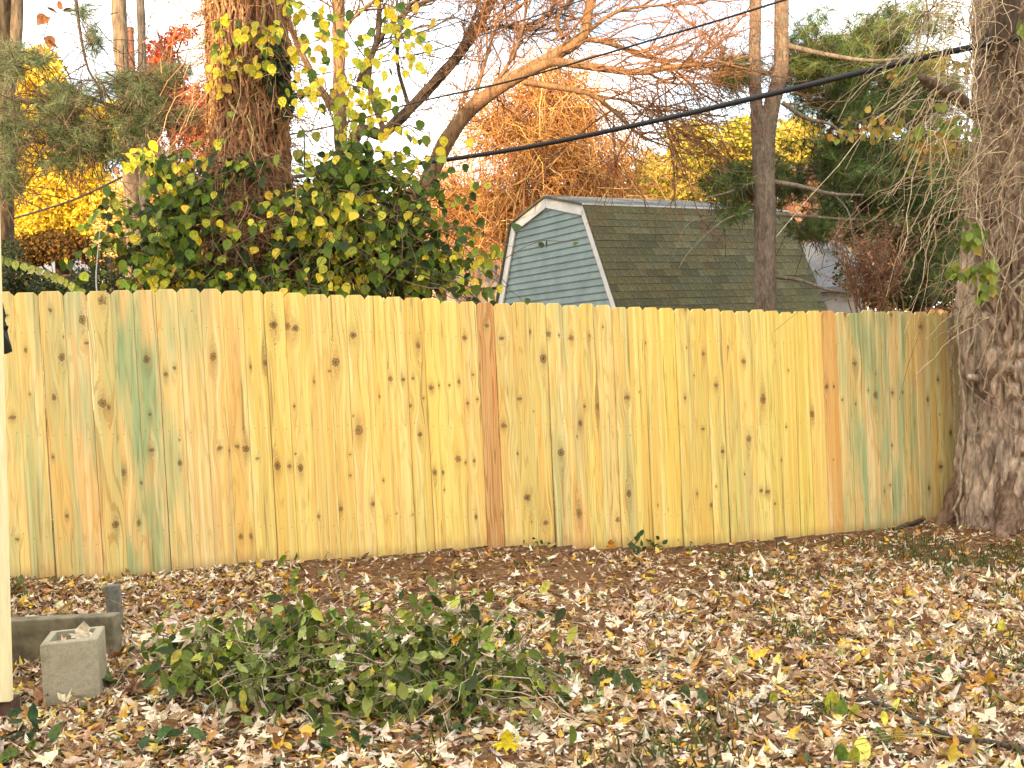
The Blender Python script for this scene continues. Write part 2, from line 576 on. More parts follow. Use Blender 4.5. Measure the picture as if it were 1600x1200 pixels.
top_x = [-150, 0, 150, 280, 390, 470, 560, 660, 770, 870, 1000, 1100, 1200, 1280, 1400, 1490, 1620]
top_y = [460, 456, 455, 451, 454, 458, 462, 468, 473, 475, 480, 484, 486, 487, 487, 487, 488]
bot_x = [-150, 20, 170, 250, 400, 550, 700, 830, 950, 1050, 1180, 1300, 1400, 1500, 1620]
bot_y = [905, 898, 905, 890, 872, 868, 853, 848, 853, 850, 840, 830, 820, 808, 800]
bp = on_fence(np.array(bot_x, float), np.array(bot_y, float))


def yf(x):
    return FA[1] + (x - FA[0]) * fs[1] / fs[0]


def ground(x, y, fine=True):
    x, y = np.asarray(x, float), np.asarray(y, float)
    Y = yf(np.clip(x, -6, 9))
    zf = np.interp(x, bp[:, 0], bp[:, 2]) - .045
    t = np.clip(y / Y, 0, 1)
    g = zf * t ** 1.3
    b = np.clip((y - Y) / 7.0, 0, 1)
    b = b * b * (3 - 2 * b)
    g = g * (1 - b) + 0.55 * b
    # the heap of leaves against the left end of the fence
    g = g + 0.10 * np.exp(-((x - 4.45) ** 2 + (y - 8.5) ** 2) / .9)
    g = g + 0.05 * np.exp(-((x - FA[0] - .45) ** 2 / .16 + (y - FA[1] + .12) ** 2 / .10)) * (y < Y)
    if fine:
        g = g + 0.05 * (fbm(np.stack([x * 1.3, y * 1.3, 0 * x], -1), 3) - 0.44) * np.clip(1.5 - np.abs(y - Y) * 0 - 0, 0, 1)
    return g


def gpt(px, py):
    """where the line of sight through a pixel meets the ground"""
    d = ray(px, py)
    t = 1.0
    for k in range(400):
        p = CAM + d * t
        if p[2] < ground(p[0], p[1]): break
        t += 0.03
    return p


sg = np.arange
xs = np.concatenate([[-900, -500, -250, -120, -60, -35, -22, -15, -11], np.arange(-8, 9, .07), [11, 14, 20, 30, 50, 90, 180, 350, 600, 900]])
ys = np.concatenate([[-120, -60, -30, -18, -12, -8, -4, -1], np.arange(0.5, 10.6, .06), np.arange(11, 24, 0.8), [28, 35, 50, 80, 150, 300, 600, 1200, 2000]])
GX, GY = np.meshgrid(xs, ys)
gz = ground(GX, GY)
inner = (np.abs(GX) < 8) & (GY > 1) & (GY < 10.5)
gz = gz + inner * 0.022 * (vnoise(np.stack([GX * 9, GY * 9, 0 * GX], -1)) - 0.5)
mb = MB()
ii = np.arange(GX.size).reshape(GX.shape)
mb.add(np.stack([GX, GY, gz], -1), np.stack([ii[:-1, :-1], ii[:-1, 1:], ii[1:, 1:], ii[1:, :-1]], -1).reshape(-1, 4))
s = Sh('soil_with_pine_straw')
pos = s.obj()
x, y, z = s.sep(pos)[:3]
n1 = s.noise(pos, 2.3, 5, 0.6)
n2 = s.noise(pos, 40, 5, 0.65)
n3 = s.noise(s.comb(s.math('MULTIPLY', s.math('ADD', x, s.math('MULTIPLY', n1, .3)), 26.0), s.math('MULTIPLY', y, 150.0), 0.0), 1.0, 3)
col = s.mix(s.rng(n1, 0.35, 0.65), (0.14, 0.068, 0.027), (0.22, 0.11, 0.045))
col = s.mix(s.rng(n3, 0.45, 0.7, 0, .7), col, (0.27, 0.15, 0.07))
col = s.mix(s.rng(n2, 0.5, 0.75, 0, .7), col, (0.06, 0.032, 0.016))
s.set(s.b.inputs['Base Color'], col)
s.b.inputs['Roughness'].default_value = 0.95
s.bump(s.math('ADD', n2, n3), 0.7, 0.02)
ground_o = tag(mb.build('ground', s.m, smooth=True), kind='structure')

# ------------------------------------------------------------------ unseen houses behind the photographer, sized and placed to shade the yard
M_siding_w = plain_mat('white_siding', (0.72, 0.70, 0.66), 0.6, 0.06, 3)
M_roofdark = plain_mat('grey_shingle_roof', (0.14, 0.14, 0.14), 0.9, 0.3, 14, 0.3)
M_glass = plain_mat('window_glass', (0.03, 0.04, 0.05), 0.08, 0.1, 2, spec=0.8)
M_white = plain_mat('white_paint', (0.74, 0.73, 0.70), 0.5, 0.08, 6)


def gable_house(name, label, x0, x1, y0, y1, zb, ze, zr, axis, wall_m, roof_m, wins=(), cat='house', ang=0.0, org=None):
    """wall block with a pitched roof; ridge along 'x' or 'y' of its own frame"""
    o = np.array([(x0 + x1) / 2, (y0 + y1) / 2, zb]) if org is None else np.asarray(org, float)
    ca, sa = math.cos(ang), math.sin(ang)

    def T(a, b, c):
        a, b = a - (x0 + x1) / 2, b - (y0 + y1) / 2
        return np.array([o[0] + a * ca - b * sa, o[1] + a * sa + b * ca, c])
    t = thing(name, label, cat, o)
    m = MB()
    if axis == 'x':
        ym = (y0 + y1) / 2
        V = [T(x0, y0, zb), T(x1, y0, zb), T(x1, y1, zb), T(x0, y1, zb), T(x0, y0, ze), T(x1, y0, ze), T(x1, y1, ze), T(x0, y1, ze), T(x0, ym, zr), T(x1, ym, zr)]
        m.add(V, [np.array([[0, 1, 5, 4], [2, 3, 7, 6]]), np.array([[1, 2, 6, 9, 5], [3, 0, 4, 8, 7]])], (0.6, 0.6, 0.6))
    else:
        xm = (x0 + x1) / 2
        V = [T(x0, y0, zb), T(x1, y0, zb), T(x1, y1, zb), T(x0, y1, zb), T(x0, y0, ze), T(x1, y0, ze), T(x1, y1, ze), T(x0, y1, ze), T(xm, y0, zr), T(xm, y1, zr)]
        m.add(V, [np.array([[1, 2, 6, 5], [3, 0, 4, 7]]), np.array([[0, 1, 5, 8, 4], [2, 3, 7, 9, 6]])], (0.6, 0.6, 0.6))
    m.build('wall', wall_m, t)
    r = MB()
    ov, th = 0.3, 0.12
    if axis == 'x':
        for sgn, ye in ((-1, y0 - ov), (1, y1 + ov)):
            dz = (zr - ze) * ov / ((y1 - y0) / 2)
            a, b, c, d = T(x0 - ov, ye, ze - dz + .03), T(x1 + ov, ye, ze - dz + .03), T(x1 + ov, ym, zr + .03), T(x0 - ov, ym, zr + .03)
            up = np.array([0, 0, th])
            r.add([a, b, c, d, a + up, b + up, c + up, d + up], np.array([[0, 3, 2, 1], [4, 5, 6, 7], [0, 1, 5, 4], [1, 2, 6, 5], [3, 0, 4, 7]]))
    else:
        for xe in (x0 - ov, x1 + ov):
            dz = (zr - ze) * ov / ((x1 - x0) / 2)
            a, b, c, d = T(xe, y0 - ov, ze - dz + .03), T(xe, y1 + ov, ze - dz + .03), T(xm, y1 + ov, zr + .03), T(xm, y0 - ov, zr + .03)
            up = np.array([0, 0, th])
            r.add([a, b, c, d, a + up, b + up, c + up, d + up], np.array([[0, 3, 2, 1], [4, 5, 6, 7], [0, 1, 5, 4], [1, 2, 6, 5], [3, 0, 4, 7]]))
    r.build('roof', roof_m, t)
    for (side, a, c, w, h) in wins:
        wb = MB()
        yy = y0 if side == 'f' else y1
        sg_ = -1 if side == 'f' else 1
        p = T(a, yy + sg_ * .004, c)
        e1, e2, e3 = T(a + w, yy, c) - T(a, yy, c), np.array([0, 0, h]), T(a, yy + sg_ * .05, c) - T(a, yy, c)
        wb.box(p, e1, e2, e3)
        wo = wb.build('window', M_white, t)
        g = MB()
        g.box(p + e1 * .08 + e2 * .06 + e3 * 1.05, e1 * .84, e2 * .88, e3 * .2)
        g.build('pane', M_glass, wo)
    return t


gable_house('house', 'unseen two storey white house behind the photographer, shaped to shade the yard', -7.2, 9.5, -17, -9, 0, 5.6, 9.0, 'x', M_siding_w, M_roofdark,
            [('b', -3, 1, 1.2, 1.4), ('b', 0.5, 1, 1.2, 1.4), ('b', 5, 1, 1.2, 1.4), ('b', -3, 3.7, 1.2, 1.4), ('b', 1, 3.7, 1.2, 1.4), ('b', 5, 3.7, 1.2, 1.4)])
gable_house('house', 'unseen low white house wing behind the photographer, shaped to shade the yard beside the two storey house', -17, -7.9, -17, -9.5, 0, 3.6, 6.8, 'x', M_siding_w, M_roofdark,
            [('b', -13, 1, 1.2, 1.3), ('b', -9, 1, 1.2, 1.3)])

# ------------------------------------------------------------------ the picket fence
fence = thing('wooden_fence', 'new dog eared pine privacy fence with green and yellow boards across the yard', 'fence', (FA[0], FA[1], bp[1, 2]))
edges = [-152, -118, -84, -49, -14, 20.8, 59.5, 97.9, 134.4, 172, 206.5, 241.7, 275.8, 311.5, 345.2, 377.3, 410.5, 442.4, 475, 510, 538, 567.6, 598.7, 629.5, 658, 686, 716, 743, 769.3, 797.5,
         823.8, 850.8, 876.3, 902.6, 928.5, 954, 978.5, 1003, 1027.5, 1051.3, 1076.5, 1100, 1123.8, 1146.5, 1170, 1192.7, 1216, 1237, 1258.4, 1280.6, 1302.9, 1322.6,
         1344, 1365, 1384.6, 1406, 1425.8, 1447, 1467, 1483, 1501, 1519]
knots = """11 493 5,20 652 8,28 842 7,79 485 5,97 558 6,129 500 6,136 536 8,85 621 6,83 714 5,105 806 6,47 616 5,159 470 11,160 630 9,170 636 4,193 738 8,181 819 9,217 816 7,229 562 8,237 703 11,281 723 8,259 585 6,273 575 6,370 697 8,384 701 8,391 573 4,376 838 7,392 838 7,343 700 5,333 557 6,
427 508 9,448 510 7,461 513 7,551 524 10,524 566 9,414 567 5,514 580 4,609 592 6,629 593 5,644 591 5,652 540 6,638 634 8,725 528 6,759 509 6,673 606 6,685 602 4,701 602 4,716 596 7,730 630 5,745 624 7,782 529 7,785 665 9,433 727 9,452 728 8,469 731 10,461 709 6,402 716 7,532 795 8,560 672 8,582 787 7,598 750 4,619 802 4,644 804 4,678 738 5,691 738 5,715 717 7,740 720 5,743 807 5,655 679 5,546 710 5,497 806 6,
827 519 4,856 522 6,872 524 5,891 528 7,848 560 9,811 623 11,912 635 5,933 635 5,978 621 10,905 661 9,875 707 15,823 777 11,853 817 12,903 801 8,964 812 8,980 771 10,941 511 4,920 525 3,1069 483 5,1068 622 6,1097 553 5,1117 602 7,1097 670 6,1127 705 7,1168 686 7,1160 565 9,1190 624 9,1187 766 7,1197 768 7,1110 789 5,1117 760 5,1087 771 5,1026 789 4,
1267 647 6,1290 604 5,1301 604 5,1314 625 5,1367 617 7,1355 610 5,1393 614 5,1410 613 4,1437 511 8,1447 624 7,1463 593 6,1467 729 8,1449 762 8,1390 758 5,1391 492 5,1318 491 5,1300 718 4,1333 568 6,1381 767 4,1209 787 4,1227 667 4,1483 676 6""".replace('\n', '').split(',')
knots = [tuple(float(q) for q in k.split()) for k in knots if k.strip()]
YEL, PALE, PINKY = np.array([.90, .72, .19]), np.array([.84, .68, .33]), np.array([.83, .63, .31])


TX = [0, 230, 330, 430, 660, 760, 880, 990, 1260, 1310, 1400, 1520]
TC = np.array([1, .99, .84]) * np.array([[.83, .65, .34], [.84, .68, .35], [.86, .69, .31], [.88, .70, .27], [.89, .71, .25], [.87, .69, .29], [.87, .70, .31], [.89, .72, .26], [.89, .71, .25], [.87, .71, .36], [.86, .72, .39], [.88, .74, .44]])  # right end boards coloured paler, to offset the trunk's shade on them


def tone(x):
    """board colour, green, pink and grain strength by the board's place"""
    c = np.array([np.interp(x, TX, TC[:, k]) for k in range(3)]) * rng.uniform(.95, 1.03) * np.array([1, rng.uniform(.97, 1.02), rng.uniform(.85, 1.12)])
    r = rng.uniform
    if 743 < x < 769: return np.array([.66, .40, .16]), .0, 1.0, 2.2
    if 1281 < x < 1303: return np.array([.76, .46, .15]), .0, .5, .7
    if 134 < x < 172: return c * .97, .45, .15, 1.6
    if 172 < x < 241: return c * .97, 1.0, .25, 1
    if x < 311: return c, r(.45, .7), r(.25, .45), .9
    if x < 411: return c, r(.1, .4), r(.3, .5), .8
    if x < 743: return c, r(0, .12), r(.1, .4), .8
    if x < 980: return c, r(.15, .45), r(.2, .55), 1.1
    if x < 1053: return c, .03, .15, .6
    if x < 1205: return c, r(.08, .35), r(.15, .45), 1
    if x < 1281: return c, .03, .2, .55
    if x < 1324: return c, .45, .2, 1
    if x < 1430: return c * .97, r(.65, 1.0), .2, 1.1
    return c, r(.25, .5), .2, .8


M_picket = picket_mat()
for i in range(len(edges) - 1):
    x0, x1 = edges[i], edges[i + 1]
    xm = (x0 + x1) / 2
    ty = np.interp(xm, top_x, top_y) + rng.normal(0, 1.0)
    tl, tr = on_fence(x0, ty), on_fence(x1, ty)
    tcn = (tl + tr) / 2
    w = np.linalg.norm(tr - tl)
    # the foot: straight down with a slight lean of its own
    xb = xm + (np.interp(xm, bot_x, bot_y) - ty) * math.tan(ROLL) * 1.0
    zb = np.interp((tcn[0]), bp[:, 0], bp[:, 2]) - 0.02 + rng.normal(0, .007)
    lean = rng.normal(0, .0018)
    H = tcn[2] - zb
    g = rng.uniform(.0003, .0011)
    hw = w / 2 - g
    th = .017
    dep = rng.uniform(-.004, .004)
    yaw = rng.normal(0, .006)
    e = fs * math.cos(yaw) + fn * math.sin(yaw)
    nn_ = np.cross(np.array([0, 0, 1.0]), e)
    nn_ = nn_ if nn_ @ fn > 0 else -nn_
    ear = .024 + rng.normal(0, .002)
    ol = [(-hw + ear, 0), (hw - ear, 0), (hw, ear * 1.05), (hw, H), (-hw, H), (-hw, ear * 1.05)]
    b = .0022
    il = [(-hw + ear + b * .4, b), (hw - ear - b * .4, b), (hw - b, ear * 1.05 + b * .4), (hw - b, H), (-hw + b, H), (-hw + b, ear * 1.05 + b * .4)]
    bow = rng.normal(0, .006)
    V, U = [], []
    for lst, off in ((il, th), (ol, th - b), (ol, 0)):
        for (a, c) in lst:
            V.append(tcn + e * (a + lean * c) - np.array([0, 0, c]) + nn_ * (off + dep + bow * (c / H) * (c / H)))
            U.append((a, c))
    n6 = [np.array([[0, 1, 2, 3, 4, 5][::-1]])]
    q = []
    for k in range(6):
        j = (k + 1) % 6
        q += [[k, j, 6 + j, 6 + k], [6 + k, 6 + j, 12 + j, 12 + k]]
    base, gn, pk_, gr_ = tone(xm)
    m = MB()
    m.add(V, [np.array([[5, 4, 3, 2, 1, 0]]), np.array([[12, 13, 14, 15, 16, 17]]), np.array(q)], base * rng.uniform(.94, 1.05))
    va = {'Stain': (gn, pk_, gr_), 'Seed': (rng.uniform(0, 90), H, 0)}
    mine = []
    for (kx, ky, kr) in knots:
        f_ = (ky - ty) / max(1, (np.interp(xm, bot_x, bot_y) - ty))
        sh = f_ * (xb - xm)
        if x0 + sh <= kx < x1 + sh:
            p = on_fence(kx, ky)
            mine.append(((p - tcn) @ e - lean * (tcn[2] - p[2]), tcn[2] - p[2], min(kr * .0033 * rng.uniform(.55, 1.35), .030)))
    for c in range(rng.integers(0, 2)):
        if len(mine) < 7: mine.append((rng.uniform(-hw, hw), rng.uniform(.1, H - .1), rng.uniform(.006, .012)))
    mine = mine[:7]
    while len(mine) < 7: mine.append((9.0, 9.0, .01))
    for k, kk in enumerate(mine): va['K%d' % k] = kk
    m.build('picket', M_picket, fence, uv=np.array(U), vattr=va)
M_rail = plain_mat('rail_wood', (.55, .42, .22), 0.7, 0.2, 30, stretch=(.2, .2, 2))
for fr in (0.14, 0.5, 0.86):
    m = MB()
    for k in range(4):
        xa, xb_ = [(-150, 300), (300, 760), (760, 1200), (1200, 1515)][k]
        p, q = [on_fence(xx, np.interp(xx, top_x, top_y) * (1 - fr) + np.interp(xx, bot_x, bot_y) * fr) for xx in (xa, xb_)]
        m.box(p - fn * .047, q - p - fs * .002, -fn * -.038, np.array([0, 0, .085]))
    m.build('rail', M_rail, fence)
for xx in (-148, 300, 760, 1200, 1490):
    p = on_fence(xx, np.interp(xx, bot_x, bot_y))
    m = MB()
    m.box(p - fn * .15 - np.array([0, 0, .3]), fs * .09, fn * .09, np.array([0, 0, 2.0]))
    m.build('post', M_rail, fence)

# ------------------------------------------------------------------ the gambrel shed
b_ = R(30)
sd = np.array([math.cos(b_), math.sin(b_), 0])
gd = np.array([-math.sin(b_), math.cos(b_), 0])
N0 = W(965, 476, 15.5)


def on_gable(px, py):
    d = ray(px, py)
    t = ((N0 - CAM) @ sd) / (d @ sd)
    p = CAM + d * t
    return np.array([(p - N0) @ gd, p[2]])


q0, q1, q2, q3, q4 = [on_gable(*p) for p in ((965, 476), (925, 326), (865, 307), (808, 345), (780, 471))]
SW = q4[0]
zr = q2[1]
zk = (q1[1] + q3[1]) / 2
wk = (q1[0] + SW - q3[0]) / 2
zbs = (q0[1] + q4[1]) / 2
SL = 4.25
# go on down to the eave below the fence top
slope = (zk - zbs) / wk
drop = 0.55
we = -drop / slope
ze = zbs - drop
ZG = 0.5
prof = [(we, ze), (wk, zk), (SW / 2, zr), (SW - wk, zk), (SW - we, ze)]
print('shed width %.2f break w %.2f zk %.2f zr %.2f zb %.2f' % (SW, wk, zk, zr, zbs))
S0 = np.array([N0[0], N0[1], 0])


def SP(w, z, l, out=0.0):
    return S0 + gd * w + sd * l + np.array([0, 0, z])


shed = thing('garden_shed', 'gambrel roofed garden shed with blue green siding and white trim behind the fence', 'shed', SP(SW / 2, ZG, SL / 2))
M_side = plain_mat('blue_green_vinyl', None, 0.5, 0.16, 3.5)
M_trim = plain_mat('pale_grey_trim', (.66, .66, .64), 0.55, 0.10, 5)
M_shing = plain_mat('weathered_olive_shingle', None, 0.95, 0.28, 26, 0.35, spec=0.15)
m = MB()
m.add([SP(0.06, ZG, .02), SP(SW - .06, ZG, .02), SP(SW - .06, ze, .02), SP(SW - wk - .05, zk - .05, .02), SP(SW / 2, zr - .05, .02), SP(wk + .05, zk - .05, .02), SP(.06, ze, .02)], np.array([[0, 6, 5, 4, 3, 2, 1]]), (.2, .3, .3))
m.box(SP(.06, ZG, .03), gd * (SW - .12), sd * (SL - .05), np.array([0, 0, ze - ZG]), (.2, .3, .3))
m.build('wall', M_side, shed)


def wr(z):
    """inner width limits of the gable at height z"""
    if z <= zk: a = np.interp(z, [ze, zk], [we, wk])
    else: a = np.interp(z, [zk, zr], [wk, SW / 2])
    return a, SW - a


ex = .112
zz = ze - .5
while zz < zr - .06:
    z0, z1 = zz, min(zz + ex, zr - .03)
    a0, c0 = wr(z0)
    a1, c1 = wr(z1)
    sh = rng.uniform(.95, 1.05)
    m = MB()
    V = [SP(a0 + .02, z0, -.022), SP(c0 - .02, z0, -.022), SP(c1 - .02, z1, -.004), SP(a1 + .02, z1, -.004), SP(a0 + .02, z0, .018), SP(c0 - .02, z0, .018), SP(c1 - .02, z1, .018), SP(a1 + .02, z1, .018),
         SP(a0 + .02, z0 + .012, -.024), SP(c0 - .02, z0 + .012, -.024)]
    m.add(V, np.array([[8, 3, 2, 9], [0, 8, 9, 1], [0, 1, 5, 4], [3, 7, 6, 2]]), np.array([.185, .255, .255]) * sh)
    m.build('siding_board', M_side, shed)
    zz += ex
for (pa, pb) in zip(prof[:-1], prof[1:]):
    m = MB()
    d = np.array([pb[0] - pa[0], pb[1] - pa[1]])
    L = np.hypot(*d)
    d /= L
    nn_ = np.array([d[1], -d[0]])
    if nn_[1] > 0 and False: nn_ = -nn_
    cx, cz = SW / 2 - (pa[0] + pb[0]) / 2, (zk - .4) - (pa[1] + pb[1]) / 2
    if nn_ @ np.array([cx, cz]) < 0: nn_ = -nn_
    wd = .155
    # mitred ends: run the inner edge short
    A, B = np.array(pa), np.array(pb)
    sA = .0 if pa in (prof[0], prof[4]) else wd * .32
    sB = .0 if pb in (prof[0], prof[4]) else wd * .32
    Ai, Bi = A + nn_ * wd + d * sA, B + nn_ * wd - d * sB
    V = [SP(p[0], p[1], l) for l in (-.055, -.026) for p in (A, B, Bi, Ai)]
    m.add(V, np.array([[0, 1, 2, 3], [7, 6, 5, 4], [0, 4, 5, 1], [1, 5, 6, 2], [2, 6, 7, 3], [3, 7, 4, 0]]))
    m.build('rake_trim', M_trim, shed)
roof = MB()
th = .03
for (pa, pb) in zip(prof[:-1], prof[1:]):
    V = [SP(pa[0], pa[1], -.10), SP(pb[0], pb[1], -.10), SP(pb[0], pb[1], SL), SP(pa[0], pa[1], SL)]
    d = np.array([pb[0] - pa[0], pb[1] - pa[1]])
    d /= np.hypot(*d)
    up = gd * -d[1] * th + np.array([0, 0, d[0] * th])
    V2 = [v + up for v in V]
    roof.add(V + V2, np.array([[0, 3, 2, 1], [4, 5, 6, 7], [0, 1, 5, 4], [1, 2, 6, 5], [2, 3, 7, 6], [3, 0, 4, 7]]), (.11, .11, .075))
roof_o = roof.build('roof', M_shing, shed)
# shingle tabs of the steep slope in view, each a piece of its own
shades = [(.112, .108, .060), (.098, .095, .054), (.130, .122, .068), (.085, .083, .050), (.120, .108, .058), (.105, .108, .066), (.145, .135, .078)]
dl = np.array([wk - we, zk - ze])
LL = np.hypot(*dl)
dl /= LL
down = -(gd * dl[0] + np.array([0, 0, dl[1]]))
outn = gd * -dl[1] + np.array([0, 0, dl[0]])
tabw, expo = .345, .128
tab_meshes = []
for k, c in enumerate(shades):
    mm = MB()
    mm.box((0, 0, 0), (tabw - .006, 0, 0), (0, expo + .012, 0), (0, 0, .007), c)
    me = mm.mesh('shingle')
    # lift the lower edge a little
    for v in me.vertices:
        if v.co.y > .05: v.co.z += .007
    me.materials.append(M_shing)
    tab_meshes.append(me)
rows = int(LL / expo)
org = SP(wk, zk, -.10) + outn * (th + .003)
MM = Matrix.Identity(4)
for i in range(3): MM[i][0], MM[i][1], MM[i][2] = sd[i], down[i], outn[i]
if MM.to_3x3().determinant() < 0: print('flip')
rl = Vector(wloc(roof_o))
cnt = 0
for r_ in range(rows):
    off = -[0, .5, .27, .77, .12, .62][r_ % 6] * tabw
    l = off
    while l < SL + .1 - tabw * .2:
        p = org + sd * max(l, 0) + down * (r_ * expo) + outn * rng.uniform(0, .004)
        o = bpy.data.objects.new('shingle', tab_meshes[rng.choice(7, p=[.22, .2, .14, .14, .12, .12, .06])])
        COL.objects.link(o)
        o.parent = roof_o
        m4 = MM.copy()
        m4.translation = Vector(p) - rl
        if l < 0: m4 = m4 @ Matrix.Diagonal((max(.05, (tabw + l) / tabw), 1, 1, 1))
        if l + tabw > SL + .1: m4 = m4 @ Matrix.Diagonal((max(.05, (SL + .1 - l) / tabw), 1, 1, 1))
        o.matrix_local = m4
        l += tabw
        cnt += 1
print('shingles', cnt)
# the shallow slope facing the camera: courses joined, seen edge on
m = MB()
du = np.array([SW / 2 - wk, zr - zk])
Lu = np.hypot(*du)
du /= Lu
up_d = gd * du[0] + np.array([0, 0, du[1]])
un = gd * -du[1] + np.array([0, 0, du[0]])
nr = int(Lu / .128) + 1
for r_ in range(nr):
    l = -.1 - rng.uniform(0, .3)
    while l < SL - .02:
        a = max(l, -.1)
        bnd = min(l + tabw - .006, SL)
        if bnd > a:
            c = np.array([.17, .185, .185]) * rng.uniform(.75, 1.2)
            p = SP(wk, zk, a) + up_d * (r_ * .128 - .02) + un * (th + .004 + .004)
            m.box(p, sd * (bnd - a), up_d * .14 - un * .006, un * .007, c)
        l += tabw
m.build('shingle_course', M_shing, roof_o, kind='stuff')
m = MB()
m.box(SP(wk, zk, -.11) - up_d * .045 + un * (th - .01), sd * (SL + .12), up_d * .05, un * .02, (.20, .24, .26))
m.build('drip_edge', M_trim, shed)

# ------------------------------------------------------------------ houses beyond
M_wallgrey = plain_mat('pale_siding', (.30, .29, .27), 0.7, 0.1, 6)
M_roofgrey = plain_mat('grey_roof', (.22, .22, .23), 0.9, 0.25, 20, .3)
M_tan = plain_mat('tan_siding', (.62, .52, .38), 0.7, 0.1, 6)


def far_house(px0, px1, py_e, py_r, Y, name, label, wall_m, roof_m, axis, ang, dep, wins=()):
    a, b = W(px0, py_e, Y), W(px1, py_e, Y)
    top = W((px0 + px1) / 2, py_r, Y)[2]
    L = b[0] - a[0]
    return gable_house(name, label, 0, L, 0, dep, 0.4, a[2], top, axis, wall_m, roof_m, wins, 'house', ang, org=((a[0] + b[0]) / 2, Y + dep / 2, 0.4))


far_house(45, 230, 432, 396, 30, 'house', 'low grey roofed house showing beyond the left end of the fence', M_wallgrey, M_roofgrey, 'x', 0.1, 6, [('f', .6, 1.0, 1.0, 1.0)])
far_house(88, 128, 470, 425, 27, 'shed', 'small white gabled shed in front of the grey roofed house', M_white, M_roofgrey, 'y', 0.2, 2)
far_house(600, 735, 412, 352, 27, 'house', 'cream gabled house half hidden behind the vine leaves', M_tan, M_roofgrey, 'y', -0.25, 6)
far_house(690, 830, 450, 408, 22, 'garage', 'grey roofed garage between the vine and the garden shed', M_wallgrey, M_roofgrey, 'x', 0.05, 4)
far_house(1215, 1370, 455, 366, 25, 'house', 'pale house with a broad grey roof right of the garden shed', M_wallgrey, plain_mat('light_grey_roof', (.13, .135, .15), .85, .15, 12), 'x', -0.1, 7, [('f', 1.2, 1.0, .8, .9)])

# ------------------------------------------------------------------ far trees
def crown_pts(blobs, Y, dY, n, p=0.5):
    """points spread through ellipsoids that are seen at the given places"""
    w = np.array([b[2] * b[3] * (b[4] if len(b) > 4 else 1) for b in blobs], float)
    k = rng.choice(len(blobs), n, p=w / w.sum())
    B = np.array([b[:4] for b in blobs], float)[k]
    u = ball(n, p)
    return W(B[:, 0] + u[:, 0] * B[:, 2], B[:, 1] + u[:, 1] * B[:, 3], Y + u[:, 2] * dY)


def clumpy(P, scale, keep=0.5):
    v = fbm(P * scale + 31.7, 2)
    return P[v > np.quantile(v, 1 - keep)]


def far_tree(name, label, blobs, Y, dY, n, size, cols, wts, trunk, tr, tcol=(.09, .07, .05), group='trees beyond the fence', cat='tree', keep=.55, scale=1.1):
    base = W(trunk[0][0], trunk[0][1], Y)
    base[2] = 0.5
    t = thing(name, label, cat, base, group)
    m = MB()
    P = [base] + [W(x, y, Y) for x, y in trunk[1:]]
    P = smooth_path(P, 10)
    tubes(m, P, np.linspace(tr, tr * .3, 10)[None], 8, tcol)
    bl = []
    for b in blobs:
        c = W(b[0], b[1], Y)
        s_ = P[rng.integers(3, 9)]
        bl.append(np.linspace(s_, c, 7) + rng.normal(0, .05, (7, 3)))
    bl = np.array(bl)
    tubes(m, bl, taper(len(bl), 7, tr * .4, .2), 5, tcol)
    g = grow(bl, 6, .4, 1.2, .5, .2)
    tubes(m, g, taper(len(g), 6, tr * .12, .3), 3, tcol)
    m.build('trunk', M_barkfine, t, True)
    pts = clumpy(crown_pts(blobs, Y, dY, n), scale, keep)
    k = len(pts)
    f = MB()
    leaf_cloud(f, pts, rdir(k, (0, 0, -.5)), rdir(k, (0, -.6, .5)), rng.uniform(.6, 1.3, k) * size, pick(cols, wts, k, .2), CARD)
    f.build('foliage', M_far, t, kind='stuff')
    return t


GOLD = [(.80, .58, .05), (.86, .68, .08), (.62, .40, .03), (.40, .32, .05)]
far_tree('autumn_tree', 'golden yellow autumn tree behind the left pine branches', [(90, 250, 85, 130), (60, 140, 55, 70), (150, 330, 60, 60), (170, 190, 40, 60), (30, 230, 30, 100), (40, 330, 40, 70), (130, 190, 50, 60)], 24, 2.0, 66000, .11, GOLD, [5, 4, 3, 1.5], [(100, 440), (100, 330), (95, 120)], .18, keep=.66)
far_tree('russet_shrub', 'dark russet shrub under the golden tree at the left', [(90, 385, 70, 28), (40, 390, 40, 30), (140, 395, 50, 25), (190, 400, 40, 30)], 23, 1.2, 15000, .09, [(.16, .085, .02), (.10, .06, .02), (.26, .14, .03), (.06, .05, .02)], [3, 3, 1, 2], [(90, 450), (90, 420), (88, 380)], .08, keep=.7, cat='shrub')
far_tree('autumn_tree', 'thin pale gold tree low beside the twin grey trunks', [(165, 370, 40, 50), (190, 320, 30, 50), (245, 300, 40, 60)], 21, 1.0, 9000, .07, [(.7, .5, .2), (.75, .5, .1), (.4, .3, .15)], [2, 2, 1], [(170, 450), (170, 380), (175, 300)], .06, keep=.4)
far_tree('red_maple', 'crimson red maple behind the twin trunks', [(260, 90, 40, 40), (285, 60, 30, 25), (235, 230, 22, 50), (300, 190, 45, 80), (275, 320, 60, 60), (250, 140, 40, 50)], 21, 1.5, 21000, .09, [(.35, .045, .03), (.45, .10, .03), (.24, .03, .03), (.55, .18, .04)], [3, 3, 2, 1.5], [(270, 450), (272, 300), (265, 100)], .12, keep=.55)
far_tree('yellow_green_tree', 'bushy yellow green tree above the shed roof', [(1080, 230, 55, 45), (1130, 270, 70, 45), (1030, 270, 40, 40), (1190, 240, 50, 50), (1250, 220, 40, 40), (1080, 300, 110, 25), (1160, 210, 40, 30)], 27, 2.0, 40000, .12, [(.50, .42, .05), (.36, .36, .05), (.62, .46, .05), (.20, .24, .04), (.66, .36, .08)], [3, 3, 2, 2, .7], [(1110, 440), (1110, 330), (1100, 230)], .2, keep=.58)
